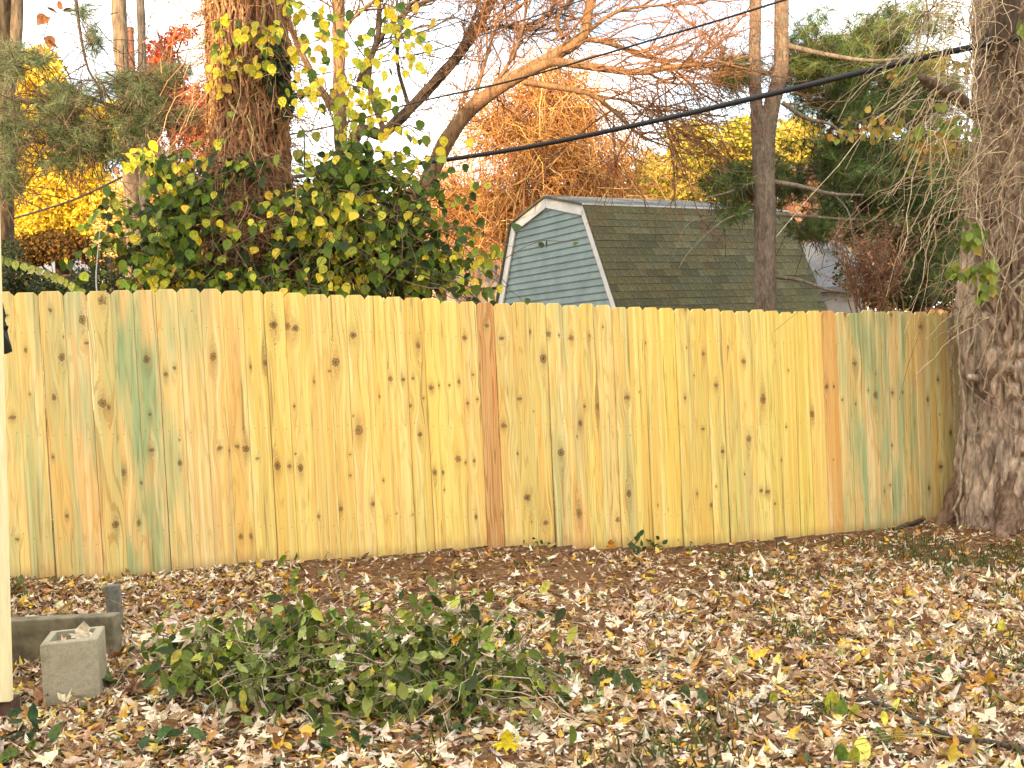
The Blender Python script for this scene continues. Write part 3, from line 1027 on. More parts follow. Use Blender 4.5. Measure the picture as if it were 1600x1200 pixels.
far_tree('autumn_tree', 'red topped orange tree behind the tangled thicket', [(890, 190, 40, 40), (915, 170, 20, 20), (850, 230, 60, 50), (925, 240, 35, 55), (945, 300, 40, 40)], 23, 1.3, 15000, .09, [(.60, .14, .05), (.55, .22, .06), (.45, .20, .08), (.30, .14, .06)], [1.5, 2, 2, 1], [(890, 430), (890, 320), (893, 180)], .12, keep=.5)
far_tree('dark_evergreen', 'dark evergreen behind the small dry shrub on the right', [(1420, 330, 110, 90), (1330, 330, 60, 50), (1490, 300, 60, 120), (1420, 430, 120, 50)], 19, 1.6, 34000, .11, [(.05, .08, .02), (.075, .11, .028), (.035, .055, .02), (.10, .12, .035)], [3, 3, 2, 1], [(1430, 470), (1430, 330), (1425, 200)], .16, keep=.6)
far_tree('yellow_tree', 'small yellow tree seen between the fork trunk and the right maple', [(1330, 150, 30, 35), (1390, 130, 40, 30), (1450, 110, 30, 40), (1310, 345, 22, 12), (1240, 210, 30, 50)], 25, 1.2, 9000, .10, [(.62, .46, .06), (.5, .4, .08), (.35, .32, .06)], [2, 2, 1], [(1380, 450), (1380, 300), (1385, 140)], .1, keep=.5)

# a hazy line of woods that closes the view
m = MB()
n = 75000
xx = rng.uniform(-60, 60, n)
hh = 8.0 + 6.0 * fbm(np.stack([xx * .12, 0 * xx, 0 * xx], -1), 3)
zz = .3 + hh * rng.uniform(0, 1, n) ** 0.7 * rng.uniform(.75, 1.05, n)
P = np.stack([xx, 52 + rng.uniform(-4, 4, n), zz], -1)
v = fbm(P * np.array([.25, .25, .3]), 2)
c = np.where((v > .42)[:, None], pick([(.30, .17, .11), (.36, .22, .13), (.24, .15, .12)], [1, 1, 1], n), pick([(.26, .18, .08), (.16, .15, .07), (.42, .26, .08)], [1, 1, 1], n))
leaf_cloud(m, P, rdir(n, (0, 0, .4)), rdir(n, (0, -1, .4)), rng.uniform(.35, .8, n), c, CARD)
tag(m.build('distant_wood', M_far), 'far line of brown autumn woods behind the houses', None, None, 'stuff')


# ------------------------------------------------------------------ bare leaning trees
def px_path(pts, Y, n):
    Y = np.broadcast_to(np.asarray(Y, float), (len(pts),))
    return smooth_path(np.array([W(p[0], p[1], y) for p, y in zip(pts, Y)]), n)


def bare_tree(name, label, trunk, Y, r0, r1, limbs, col, twig_col, lev1=6, lev2=4, rough=.012, cat='tree', group='bare leaning trees', l1=(.5, 1.4), l2=(.25, .8), up=.25, tw=1.0):
    p0 = W(trunk[0][0], trunk[0][1], Y)
    base = np.array([p0[0], p0[1], 0.4])
    t = thing(name, label, cat, base, group)
    m = MB()
    path = [np.array([p0[0] - .05, p0[1], .35])] + [W(x, y, Y) for x, y in trunk]
    rough_trunk(m, path, [r0 * 1.15, r0, (r0 + r1) / 2, r1], 14, 60, rough, 40, 5, col)
    m.build('trunk', M_bark, t, True)
    L = []
    for (pts, ra, rb, yy) in limbs:
        P = px_path(pts, np.linspace(Y, yy, len(pts)), 10)
        lm = MB()
        tubes(lm, P, np.linspace(ra, rb, 10)[None], 8, col)
        lm.build('limb', M_barkfine, t, True)
        L.append(P)
    tp = smooth_path(path, 10)
    L = np.array(L + [tp])
    g1 = grow(L, lev1, l1[0], l1[1], .55, up)
    g2 = grow(g1, lev2, l2[0], l2[1], .55, up * .5)
    g3 = grow(g2, 3, .12, .4, .5, 0)
    tm = MB()
    tubes(tm, g1, taper(len(g1), 6, rng.uniform(.008, .014, len(g1)) * tw, .45), 4, twig_col)
    tubes(tm, g2, taper(len(g2), 6, rng.uniform(.0045, .007, len(g2)) * tw, .5), 3, twig_col)
    tubes(tm, g3, taper(len(g3), 6, .0032 * tw, .6), 3, twig_col)
    tm.build('twigs', M_twig, t, kind='stuff')
    return t, g1


bare_tree('bare_tree', 'dark trunk leaning right behind the vine with bare twigs', [(548, 250), (600, 208), (640, 170), (700, 105), (745, 45), (790, -40)], 14.0, .085, .065,
          [([(700, 110), (735, 40), (760, -30)], .03, .012, 14.3), ([(640, 170), (620, 90), (640, 10), (690, -20)], .03, .012, 13.6), ([(745, 50), (790, 40), (830, 60)], .03, .01, 13.8), ([(600, 205), (575, 120), (600, 50), (660, 5), (720, -10)], .045, .02, 13.7),
           ([(560, 130), (590, 60), (592, -20)], .05, .03, 13.7)],
          (.07, .052, .036), (.10, .07, .05), 15, 6)
bare_tree('bare_tree', 'orange lit trunk leaning right with long bare limbs over the shed', [(634, 345), (660, 300), (698, 220), (738, 168), (790, 130), (850, 95), (905, 62), (918, 25), (928, -40)], 13.0, .105, .055,
          [([(790, 132), (850, 100), (885, 98), (960, 110), (1010, 113), (1060, 102), (1120, 104)], .07, .02, 12.6),
           ([(870, 92), (910, 62), (960, 70), (1010, 90), (1070, 96), (1110, 100)], .04, .015, 13.2),
           ([(820, 128), (880, 138), (930, 150), (970, 185), (1010, 220)], .045, .012, 12.8),
           ([(1010, 113), (1050, 130), (1120, 130)], .02, .008, 12.6), ([(930, 150), (990, 160), (1040, 190), (1070, 210)], .02, .008, 12.8),
           ([(880, 60), (870, 30), (900, -10)], .025, .012, 13.4), ([(760, 150), (800, 90), (820, 30), (825, -20)], .03, .012, 13.4), ([(905, 60), (960, 20), (1010, 10), (1100, 5)], .03, .01, 13.0), ([(735, 175), (760, 90), (780, 20)], .03, .012, 13.3)],
          (.24, .14, .07), (.26, .13, .065), 17, 7)
# straight pale trunk behind the vine
bare_tree('slim_tree', 'slim straight orange lit trunk right of the vine covered tree', [(535, 330), (533, 240), (530, 120), (528, -40)], 12.0, .085, .075,
          [([(520, 170), (490, 120), (455, 45), (440, -20)], .045, .03, 11.8), ([(530, 60), (560, 20), (600, -10)], .02, .01, 12.1)], (.26, .16, .08), (.16, .10, .06), 12, 5)
# trunks on the left
bare_tree('grey_trunk_tree', 'thicker of the twin grey trunks on the left', [(214, 440), (205, 300), (192, 120), (183, -40)], 14.0, .115, .10, [], (.20, .15, .10), (.15, .11, .08), 8, 3, .02, group='twin trunks on the left')
bare_tree('grey_trunk_tree', 'thinner and darker of the twin grey trunks on the left', [(224, 420), (225, 260), (222, 90), (218, -40)], 15.2, .07, .062, [], (.14, .12, .10), (.13, .10, .08), 6, 3, .012, group='twin trunks on the left')
t = thing('utility_pole', 'thin reddish brown utility pole between the twin grey trunks', 'pole', np.append(W(207, 400, 22)[:2], .5))
m = MB()
P = np.linspace(np.array([*W(207, 200, 22)[:2], .3]), W(203, 45, 22), 8)
rough_trunk(m, P, [.085, .075], 12, 24, .006, 60, 3, (.20, .09, .06))
m.build('shaft', M_barkfine, t, True)
m = MB()
tubes(m, np.linspace(W(203, 45, 22), W(203, 42, 22), 4), np.array([[.09, .09, .085, .02]]), 12, (.15, .14, .13))
m.build('cap', M_barkfine, t)

# ------------------------------------------------------------------ the orange thicket of dead vines
tk = thing('vine_thicket', 'tangled orange brown thicket of dead vines rising behind the shed', 'thicket', np.append(W(850, 400, 21.5)[:2], .5))
m = MB()
blobs = [(850, 230, 90, 90), (800, 320, 70, 70), (900, 290, 70, 80), (760, 350, 50, 50), (840, 150, 70, 50), (930, 340, 30, 45), (720, 350, 60, 50), (700, 300, 50, 50), (960, 250, 40, 60), (770, 200, 60, 60), (960, 320, 50, 50), (880, 140, 70, 40)]
n = 4600
P0 = crown_pts(blobs, 21.5, 1.2, n, .8)
d = rdir(n, (0, 0, .3))
A = arcs(P0, d, rng.uniform(.4, 1.5, n) * np.where(rng.random(n) < .2, 2.0, 1), rng.uniform(.0, .6, n), 6, .25)
tubes(m, A, taper(n, 6, rng.uniform(.006, .012, n), .5), 3, pick([(.62, .31, .09), (.48, .22, .07), (.30, .14, .06), (.70, .44, .17)], [3, 3, 2, 1.5], n, .2))
m.build('stems', M_twig, tk, kind='stuff')
m = MB()
n = 13000
pts = clumpy(crown_pts(blobs, 21.9, 1.3, n, .6), 1.5, .42)
n = len(pts)
leaf_cloud(m, pts, rdir(n, (0, 0, -.4)), rdir(n, (0, -.5, .3)), rng.uniform(.03, .08, n), pick([(.55, .26, .07), (.42, .18, .06), (.60, .33, .08), (.30, .18, .06)], [3, 2, 2, 1.5], n, .25), CARD)
m.build('leaves', M_far, tk, kind='stuff')
for k in range(9):
    m = MB()
    p = crown_pts([(840, 330, 70, 30)], 21.0, .8, 1)[0]
    q = crown_pts([(850, 200, 80, 70)], 21.0, .8, 1)[0]
    P = smooth_path([np.array([p[0], p[1], .4]), p, (p + q) / 2 + rng.normal(0, .2, 3), q], 12)
    tubes(m, P, np.linspace(.03, .012, 12)[None], 6, (.36, .19, .08))
    m.build('stem', M_barkfine, tk, True)


# ------------------------------------------------------------------ pines
def tufts(mb, P, axis, k, length, width, cols, wts):
    n = len(P)
    ax = nz(axis)
    d = nz(ax[:, None] * .75 + rng.normal(0, .5, (n, k, 3)))
    L = rng.uniform(.65, 1.1, (n, k, 1)) * length
    p0 = P[:, None] + ax[:, None] * rng.uniform(-.05, .03, (n, k, 1))
    tip = p0 + d * L
    tip[..., 2] -= L[..., 0] * .18
    sd_ = nz(np.cross(d, rng.normal(0, 1, d.shape))) * width / 2
    V = np.stack([p0 - sd_, p0 + sd_, tip], 2).reshape(-1, 3)
    F = np.arange(len(V)).reshape(-1, 3)
    c = pick(cols, wts, n, .18)
    mb.add(V, F, np.repeat(c, k * 3, 0))


def pine_foliage(t, blobs, Y, dY, n, cols, wts, name='needles', length=.13, width=.004, k=24, tail=True, bcol=(.10, .075, .05), towards=None, keep=None):
    """needle tufts on the ends of twigs that spray out of a few boughs"""
    P = crown_pts(blobs, Y, dY, n, .6)
    if keep: P = clumpy(P * np.array([1, 1, 1.6]), 1.9, keep) / np.array([1, 1, 1.6])
    n = len(P)
    ax = rdir(n, (0, -.1, .15))
    m = MB()
    tufts(m, P, ax, k, length, width, cols, wts)
    m.build(name, M_needle, t, kind='stuff')
    tw = MB()
    sel = P[rng.random(n) < .45]
    A = arcs(sel, rdir(len(sel), (towards if towards is not None else (0, 0, -.2))), rng.uniform(.15, .5, len(sel)), .1, 5, .1)
    tubes(tw, A, taper(len(sel), 5, .0035, 1.6), 3, bcol)
    tw.build('twigs', M_twig, t, kind='stuff')


PG = [(.11, .17, .04), (.16, .22, .06), (.06, .095, .028), (.23, .26, .10)]
# forked pine in front of the shed
pf = thing('pine_tree', 'forked pine trunk standing in front of the shed roof', 'tree', np.append(W(1197, 490, 12.5)[:2], .4), 'pines')
PY = 12.5
m = MB()
b0 = W(1198, 480, PY)
rough_trunk(m, [np.array([b0[0], b0[1], .3]), W(1197, 480, PY), W(1195, 330, PY), W(1193, 230, PY), W(1193, 175, PY)], [.145, .132, .132, .13, .145, .15], 48, 200, .008, 60, 22, (.175, .135, .10))
m.build('trunk', M_barkfine, pf, True)
for pth, rr in (([(1186, 205), (1182, 165), (1179, 110), (1180, 40), (1181, -60)], [.08, .075, .072, .07]), ([(1199, 205), (1207, 160), (1220, 110), (1221, 40), (1222, -60)], [.10, .098, .088, .085])):
    m = MB()
    rough_trunk(m, [W(x, y, PY) for x, y in pth], rr, 32, 90, .006, 60, 22, (.19, .14, .10))
    m.build('stem', M_barkfine, pf, True)
for pth, ra, yy in (([(1207, 284), (1250, 291), (1300, 303), (1350, 305)], .035, 12.0), ([(1205, 334), (1260, 338), (1310, 342), (1380, 345)], .028, 12.6), ([(1208, 432), (1250, 438), (1290, 452), (1330, 458)], .03, 12.1),
                    ([(1222, 160), (1260, 185), (1300, 195), (1320, 220)], .03, 12.4), ([(1224, 70), (1290, 85), (1360, 95), (1420, 90)], .035, 12.2), ([(1183, 100), (1150, 100), (1110, 95)], .022, 12.4),
                    ([(1180, 285), (1140, 300), (1100, 310)], .02, 12.2), ([(1300, 300), (1325, 330), (1332, 370)], .012, 12.0), ([(1175, 330), (1130, 345), (1078, 392), (1060, 420)], .012, 11.6), ([(1120, 340), (1075, 350), (1050, 405)], .008, 11.6)):
    m = MB()
    tubes(m, px_path(pth, np.linspace(PY, yy, len(pth)), 12), np.linspace(ra, ra * .4, 12)[None], 8, (.20, .16, .12))
    m.build('branch', M_barkfine, pf, True)
pine_foliage(pf, [(1150, 105, 45, 38), (1155, 285, 65, 35), (1290, 90, 90, 80), (1400, 60, 110, 70), (1330, 170, 110, 40), (1440, 150, 70, 60), (1300, 250, 100, 50), (1400, 270, 110, 70), (1250, 300, 60, 30), (1150, 330, 35, 22),
                  (1460, 330, 60, 70), (1290, 360, 60, 25), (1330, 440, 50, 30), (1290, 410, 30, 20), (1410, 360, 90, 45), (1460, 430, 60, 45)], 13.3, 1.1, 13500, PG, [3, 3, 3, 1.5], length=.19, width=.006, k=24, keep=.55)
# left pine: dark trunk at the edge, boughs that reach across
pl = thing('pine_tree', 'dark pine at the left edge with long soft needle boughs', 'tree', np.append(W(-4, 450, 11)[:2], .4), 'pines')
m = MB()
rough_trunk(m, [np.append(W(-2, 450, 11)[:2], .3), W(-2, 400, 11), W(2, 250, 11), W(-2, 120, 11), W(-4, -60, 11)], [.17, .155, .14, .13], 40, 150, .016, 40, 8, (.13, .10, .06))
m.build('trunk', M_bark, pl, True)
m = MB()
rough_trunk(m, [W(8, 170, 11), W(20, 100, 11), W(26, 40, 11), W(28, -60, 11)], [.07, .065, .06], 24, 60, .008, 40, 8, (.20, .15, .10))
m.build('stem', M_bark, pl, True)
for pth, ra, yy in (([(5, 150), (60, 160), (130, 150), (200, 175), (290, 180)], .035, 9.6), ([(4, 230), (60, 220), (120, 240), (200, 230)], .03, 9.8), ([(115, -40), (122, 30), (135, 100), (150, 130), (165, 160)], .018, 9.5), ([(135, 100), (110, 115), (90, 130)], .008, 9.5),
                    ([(150, 120), (180, 150), (230, 150)], .01, 9.5), ([(5, 90), (50, 100), (70, 90)], .02, 10), ([(55, 260), (60, 240), (40, 190)], .008, 9.6)):
    m = MB()
    tubes(m, px_path(pth, np.linspace(10.8, yy, len(pth)) if pth[0][0] < 60 else yy, 12), np.linspace(ra, ra * .35, 12)[None], 7, (.09, .06, .045))
    m.build('branch', M_barkfine, pl, True)
pine_foliage(pl, [(110, 150, 60, 30), (90, 190, 70, 35), (200, 130, 60, 25), (230, 140, 50, 30), (250, 180, 70, 25), (215, 190, 60, 35), (130, 210, 60, 30), (20, 200, 30, 60), (20, 100, 30, 40), (160, 235, 50, 20), (265, 110, 40, 20), (90, 250, 50, 20), (60, 90, 30, 15), (240, 240, 50, 18),
                  (300, 180, 30, 15), (145, 60, 16, 30), (130, 20, 20, 15), (15, 280, 30, 40)], 9.8, .6, 1750, [(.12, .16, .07), (.18, .22, .10), (.08, .11, .045), (.24, .25, .13)], [3, 3, 2, 1.5], length=.155, width=.0036, k=26, bcol=(.12, .07, .05))
m = MB()
pp = W(np.array([62., 70, 78, 68, 80, 74, 90, 98]), np.array([32., 22, 55, 72, 68, 10, 5, 14]), 9.5)
leaf_cloud(m, pp, rdir(8, (.3, 0, -1)), rdir(8, (0, -1, 0)), rng.uniform(.09, .13, 8), pick([(.25, .10, .04), (.35, .17, .07), (.16, .07, .03)], [1, 1, 1], 8), ROUND, .6)
m.build('dry_leaves', M_litter, pl, kind='stuff')

# ------------------------------------------------------------------ overhead cables
M_cable = plain_mat('black_cable', (.018, .018, .02), 0.55, 0.3, 40)


def cable(label, pts, Ys, r, name='overhead_cable'):
    P = smooth_path(np.array([W(x, y, Y) for (x, y), Y in zip(pts, Ys)]), 60)
    m = MB()
    tubes(m, P, np.full((1, 60), r), 10, (.02, .02, .02))
    o = m.build(name, M_cable, None, True)
    return tag(o, label, 'cable', 'overhead cables')


cable('thick black cable running from the right maple down behind the vine', [(1800, 18), (1470, 84), (1200, 148), (1000, 194), (800, 234), (600, 262), (420, 280)], [8.0, 8.3, 9.2, 10.2, 11.4, 12.6, 13.8], .026)
cable('thin black wire crossing above the leaning trees to the fork of the pine', [(1500, -90), (1200, 8), (1000, 68), (800, 126), (650, 160), (540, 192), (380, 225)], [9.5, 10.2, 11, 12, 12.8, 13.4, 14], .011)
cable('middle thin wire high among the bare twigs', [(1050, -45), (905, 2), (800, 38), (690, 75), (590, 98), (480, 120)], [12, 12.4, 12.8, 13, 13.3, 13.6], .008)
cable('highest thin wire near the top of the bare branches', [(900, -30), (800, 4), (700, 40), (620, 62), (520, 88)], [13, 13.2, 13.4, 13.6, 13.8], .006)
cable('low thin black wire sloping in front of the golden tree', [(215, 262), (180, 282), (120, 310), (60, 330), (-60, 365)], [15.5, 15.8, 16, 16.2, 16.5], .016)

# ------------------------------------------------------------------ vine covered tree
vt = thing('vine_covered_tree', 'thick shaggy orange brown trunk wrapped in vines left of centre', 'tree', np.append(W(395, 470, 9.5)[:2], .3))
VY = 9.5
m = MB()
vpath = [np.append(W(398, 480, VY)[:2], .25), W(395, 440, VY), W(391, 300, VY), W(388, 150, VY), W(384, -60, VY)]
rough_trunk(m, vpath, [.36, .335, .32, .32, .33], 90, 260, .035, 22, 4, (.20, .10, .045), lump=.25, var=.4)
m.build('trunk', M_bark, vt, True)
VP = smooth_path(vpath, 200)


def on_trunk(path, rads, T, N, t0, t1, wind=.5, off=.02, jit=.06):
    """strands that run along a trunk's skin"""
    a = rng.uniform(math.pi * .9, math.pi * 2.1, T)
    t = np.linspace(0, 1, N)[None] * (t1 - t0)[:, None] + t0[:, None]
    th = a[:, None] + wind * rng.normal(0, 1, T)[:, None] * np.linspace(0, 1, N)[None] + np.cumsum(rng.normal(0, jit, (T, N)), 1)
    k = np.clip(t * (len(path) - 1), 0, len(path) - 1).astype(int)
    r = np.interp(t, np.linspace(0, 1, len(rads)), rads) + off + rng.uniform(-.01, .03, (T, 1)) + .02 * np.abs(rng.normal(0, 1, (T, N)))
    return path[k] + r[..., None] * np.stack([np.cos(th), np.sin(th), 0 * th], -1)


cv = thing('climbing_vine', 'leafy climbing vine with green and yellow leaves spilling over the fence top', 'vine', np.append(W(470, 460, 8.6)[:2], .3))
m = MB()
T = 330
t0 = rng.uniform(0, .8, T)
S = on_trunk(VP, [.36, .335, .32, .32, .33], T, 14, t0, np.clip(t0 + rng.uniform(.12, .5, T), 0, 1), .6, .0)
tubes(m, S, taper(T, 14, rng.uniform(.006, .02, T), .6), 5, pick([(.40, .22, .10), (.30, .15, .07), (.22, .11, .05), (.48, .30, .15)], [3, 3, 2, 1], T, .2))
n = 1700
ts = rng.integers(20, 199, n)
a = rng.uniform(math.pi * .85, math.pi * 2.15, n)
p0 = VP[ts] + .34 * np.stack([np.cos(a), np.sin(a), 0 * a], -1)
d = np.stack([np.cos(a), np.sin(a) * .7, rng.normal(0, .7, n)], -1) + rng.normal(0, .5, (n, 3))
A = arcs(p0, d, rng.uniform(.1, .65, n), rng.uniform(.1, .9, n), 7, .25)
tubes(m, A, taper(n, 7, rng.uniform(.002, .005, n), .6), 3, pick([(.42, .24, .11), (.30, .16, .08), (.52, .36, .2), (.2, .1, .05)], [3, 3, 1, 2], n, .2))
# runners through the leaf mass
vb = [(290, 290, 70, 50, .8), (270, 350, 70, 50, .8), (380, 260, 60, 25, .5), (540, 330, 90, 70, 1.2), (480, 380, 70, 50, 1.0), (590, 390, 100, 60, 1.3), (250, 410, 70, 40, .8), (550, 265, 70, 35, .9), (630, 340, 45, 50, .7), (680, 420, 40, 30, .9), (320, 440, 110, 25, 1.0), (400, 420, 60, 30, .35), (540, 445, 160, 24, 1.3), (200, 445, 40, 18, .6), (480, 300, 40, 30, .6)]
n = 420
A = arcs(crown_pts(vb, 8.7, .45, n), rdir(n, (.5, -.2, .1)), rng.uniform(.3, 1.2, n), rng.uniform(.1, .5, n), 8, .12)
edge_sh = [((690, 425), (1, -.3, -.05), .55), ((670, 380), (1, -.3, .1), .5), ((640, 320), (.9, -.3, .35), .55), ((600, 280), (.7, -.3, .5), .5), ((560, 250), (.3, -.3, .7), .5), ((230, 330), (-.9, -.3, .4), .5), ((220, 380), (-1, -.3, .1), .45), ((260, 280), (-.5, -.3, .7), .45), ((640, 430), (1, -.3, 0), .5), ((500, 260), (.2, -.3, .8), .4)]
E0 = np.array([W(x, y, 8.6) for (x, y), _, _ in edge_sh for _ in range(4)]) + rng.normal(0, .08, (4 * len(edge_sh), 3))
A2 = arcs(E0, np.array([d for _, d, _ in edge_sh for _ in range(4)]) + rng.normal(0, .25, (4 * len(edge_sh), 3)), np.array([l for _, _, l in edge_sh for _ in range(4)]) * rng.uniform(.6, 1.2, 4 * len(edge_sh)), .45, 8, .08)
A = np.concatenate([A, A2])
n = len(A)
shoots = A
tubes(m, A, taper(n, 8, rng.uniform(.003, .007, n), .5), 4, pick([(.14, .09, .05), (.22, .14, .08), (.10, .08, .04)], [1, 1, 1], n))
# upper sprays that carry the yellow leaves
spr = [([(440, 60), (400, 40), (360, 30), (330, 35)], 8.9), ([(450, 100), (480, 70), (520, 60), (560, 85)], 9.0), ([(450, 150), (500, 150), (540, 165), (600, 160)], 8.9), ([(470, 20), (520, 30), (570, 12), (640, 10)], 9.1), ([(560, 60), (600, 40), (640, 55), (670, 45)], 9.1),
       ([(530, 130), (570, 140), (590, 170), (620, 150)], 8.9), ([(600, 190), (640, 200), (670, 230), (700, 225)], 8.8), ([(540, 200), (570, 230), (600, 240), (640, 260)], 8.7), ([(440, 20), (420, 70), (410, 100), (370, 90)], 8.9), ([(330, 60), (340, 80), (345, 110), (350, 130)], 9.0),
       ([(190, 240), (220, 245), (240, 265), (270, 290)], 8.8), ([(230, 210), (250, 250), (280, 265), (300, 240)], 8.9), ([(450, 0), (480, 10), (500, 40), (505, 95)], 9.0)]
sp_pts = []
for pts, y in spr:
    P = px_path(pts, y, 12)
    tubes(m, P, np.linspace(.007, .003, 12)[None], 4, (.2, .13, .07))
    sp_pts.append(P)
m.build('stems', M_twig, cv, kind='stuff')

LEAFC = {'green': [(.085, .14, .014), (.15, .21, .02), (.035, .06, .012), (.26, .31, .035)], 'yellow': [(.82, .64, .04), (.74, .62, .06), (.44, .45, .04), (.78, .52, .08)]}
ka = rng.integers(1, 8, 1500)
Pm = np.concatenate([clumpy(crown_pts(vb, 8.65, .5, 2300, .65), 2.2, .62), shoots[rng.integers(0, len(shoots) - 40, 1500), ka] + rng.normal(0, .03, (1500, 3)), np.repeat(A2.reshape(-1, 3), 1, 0) + rng.normal(0, .025, (len(A2) * 8, 3))])
n = len(Pm)
hgt_yel = rng.random(n) < .12
edgey = (vnoise(Pm * 2.5) > .62) & (rng.random(n) < .35)
Cm = np.where((hgt_yel | edgey)[:, None], pick(LEAFC['yellow'], [2, 2, 3, .6], n, .12), pick(LEAFC['green'], [3, 3, 2, 1.5], n, .2))
Fm = rdir(n, (0, -.25, -1.3), .6)
Nm = rdir(n, (0, -1.1, .55), .55)
Sm = rng.uniform(.055, .11, n)
Py = np.concatenate([np.repeat(P, 2, 0)[rng.random(24) < .85] for P in sp_pts])
Py = np.concatenate([Py, crown_pts([(400, 60, 60, 50), (500, 60, 60, 50), (560, 130, 70, 60), (480, 140, 40, 50), (620, 60, 40, 40), (600, 130, 50, 60), (660, 90, 30, 40)], 9.0, .4, 120)])
Py = Py + rng.normal(0, .045, Py.shape)
k = len(Py)
Cy = pick(LEAFC['yellow'] + [(.12, .19, .04)], [3, 3, 2, 1, 1.5], k, .12)
Fy, Ny, Sy = rdir(k, (0, -.1, -1.3), .5), rdir(k, (0, -1.1, .2), .6), rng.uniform(.065, .115, k)
# dark evergreen clump on the right side of the trunk
Pd = crown_pts([(440, 120, 30, 50), (455, 160, 25, 25), (425, 90, 25, 40)], 9.2, .2, 150)
kd = len(Pd)
Cd = pick([(.03, .055, .02), (.04, .075, .025)], [1, 1], kd)
PP, FF, NN, SS, CC = [np.concatenate(v) for v in ((Pm, Py, Pd), (Fm, Fy, rdir(kd, (0, -.2, -1), .5)), (Nm, Ny, rdir(kd, (0, -1, .3), .6)), (Sm, Sy, rng.uniform(.06, .10, kd)), (Cm, Cy, Cd))]


def leaf_objects(parent, P, F, Nn, S, C, tm, mat, n_obj, name='leaf', curl=.25, cross=0.0, palette=10):
    """the leaves that show largest become objects that share a few meshes; the rest is joined"""
    v = P - CAM
    zc = v @ cf
    inside = (np.abs(v @ cr / zc) < .49) & (np.abs(v @ cu / zc) < .365)
    dist = np.linalg.norm(v, axis=1) / S + np.where(inside, 0, 1e6)
    order = np.argsort(dist)
    big, rest = order[:n_obj], order[n_obj:]
    cl = C[big]
    # a small palette taken from the leaves themselves
    cen = cl[rng.choice(len(cl), palette, replace=False)].copy()
    for it in range(6):
        lab = np.argmin(((cl[:, None] - cen[None]) ** 2).sum(-1), 1)
        for j in range(palette):
            if (lab == j).any(): cen[j] = cl[lab == j].mean(0)
    meshes = []
    for j in range(palette):
        row = []
        for v in range(2):
            mm = MB()
            leaf_cloud(mm, np.zeros((1, 3)), np.array([[1., 0, 0]]), np.array([[0, 0, 1.]]), 1.0, cen[j], tm, curl * rng.uniform(-.6, 1.4), cross * rng.uniform(-.8, 1.3))
            me = mm.mesh(name)
            me.materials.append(mat)
            row.append(me)
        meshes.append(row)
    pl_ = wloc(parent)
    for q, j in zip(big, lab):
        o = bpy.data.objects.new(name, meshes[j][rng.integers(2)])
        COL.objects.link(o)
        o.parent = parent
        f = nz(F[q])
        n_ = nz(Nn[q] - (Nn[q] @ f) * f)
        s_ = np.cross(n_, f)
        m4 = Matrix.Identity(4)
        for i in range(3):
            m4[i][0], m4[i][1], m4[i][2], m4[i][3] = f[i] * S[q], s_[i] * S[q], n_[i] * S[q], P[q][i] - pl_[i]
        o.matrix_local = m4
    return rest


rest = leaf_objects(cv, PP, FF, NN, SS, CC, ROUND, M_leaf, 300)
m = MB()
kk = len(rest)
leaf_cloud(m, PP[rest], FF[rest], NN[rest], SS[rest], CC[rest], ROUND, rng.uniform(-.15, .45, kk))
# small inner leaves give the mass its depth
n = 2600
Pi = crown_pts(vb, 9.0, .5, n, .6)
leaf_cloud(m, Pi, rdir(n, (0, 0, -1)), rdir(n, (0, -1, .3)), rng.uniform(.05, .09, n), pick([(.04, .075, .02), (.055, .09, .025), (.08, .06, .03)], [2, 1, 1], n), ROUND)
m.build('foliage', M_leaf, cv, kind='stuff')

# garland of paired heart shaped leaves along the left fence top
gv = thing('vine_garland', 'single vine runner with a row of yellowing heart shaped leaves along the left fence top', 'vine', W(85, 425, 7.6))
P = px_path([(0, 400), (40, 412), (80, 425), (110, 440), (135, 456)], 7.6, 14)
m = MB()
tubes(m, P, np.full((1, 14), .004), 5, (.15, .12, .05))
m.build('stem', M_twig, gv)
for i in range(13):
    mm = MB()
    leaf_cloud(mm, P[i:i + 1] + np.array([[0, -.01, 0]]), rdir(1, (.25, -.2, -1.6), .15), rdir(1, (0, -1, .4), .15), rng.uniform(.065, .085), pick([(.32, .32, .06), (.42, .40, .08), (.22, .25, .05)], [2, 2, 1], 1), ROUND, .3)
    mm.build('leaf', M_leaf, gv)
# low shrubbery behind the left end of the fence
sb = thing('hedge_shrub', 'dark leafy shrub behind the left end of the fence', 'shrub', np.append(W(40, 470, 9)[:2], .4))
m = MB()
pts = clumpy(crown_pts([(20, 440, 50, 30), (70, 450, 70, 18), (160, 440, 60, 25), (15, 400, 25, 30), (130, 455, 60, 20)], 9.2, .5, 7000), 3, .6)
n = len(pts)
leaf_cloud(m, pts, rdir(n, (0, 0, -.4)), rdir(n, (0, -.6, .6)), rng.uniform(.025, .05, n), pick([(.06, .085, .025), (.04, .055, .02), (.20, .17, .05), (.09, .12, .04)], [3, 3, .8, 1], n), CARD)
m.build('foliage', M_leaf, sb, kind='stuff')
m = MB()
P = px_path([(153, 470), (150, 430), (156, 360)], 7.8, 10)
tubes(m, P, np.linspace(.008, .004, 10)[None], 4, (.5, .45, .4))
b0 = np.array([W(x, 470, 9.2) for x in rng.uniform(0, 190, 30)])
A = arcs(b0, rdir(30, (0, 0, 2)), rng.uniform(.2, .5, 30), .1, 6)
tubes(m, A, taper(30, 6, .006, .5), 4, (.12, .09, .06))
m.build('stems', M_twig, sb, kind='stuff')

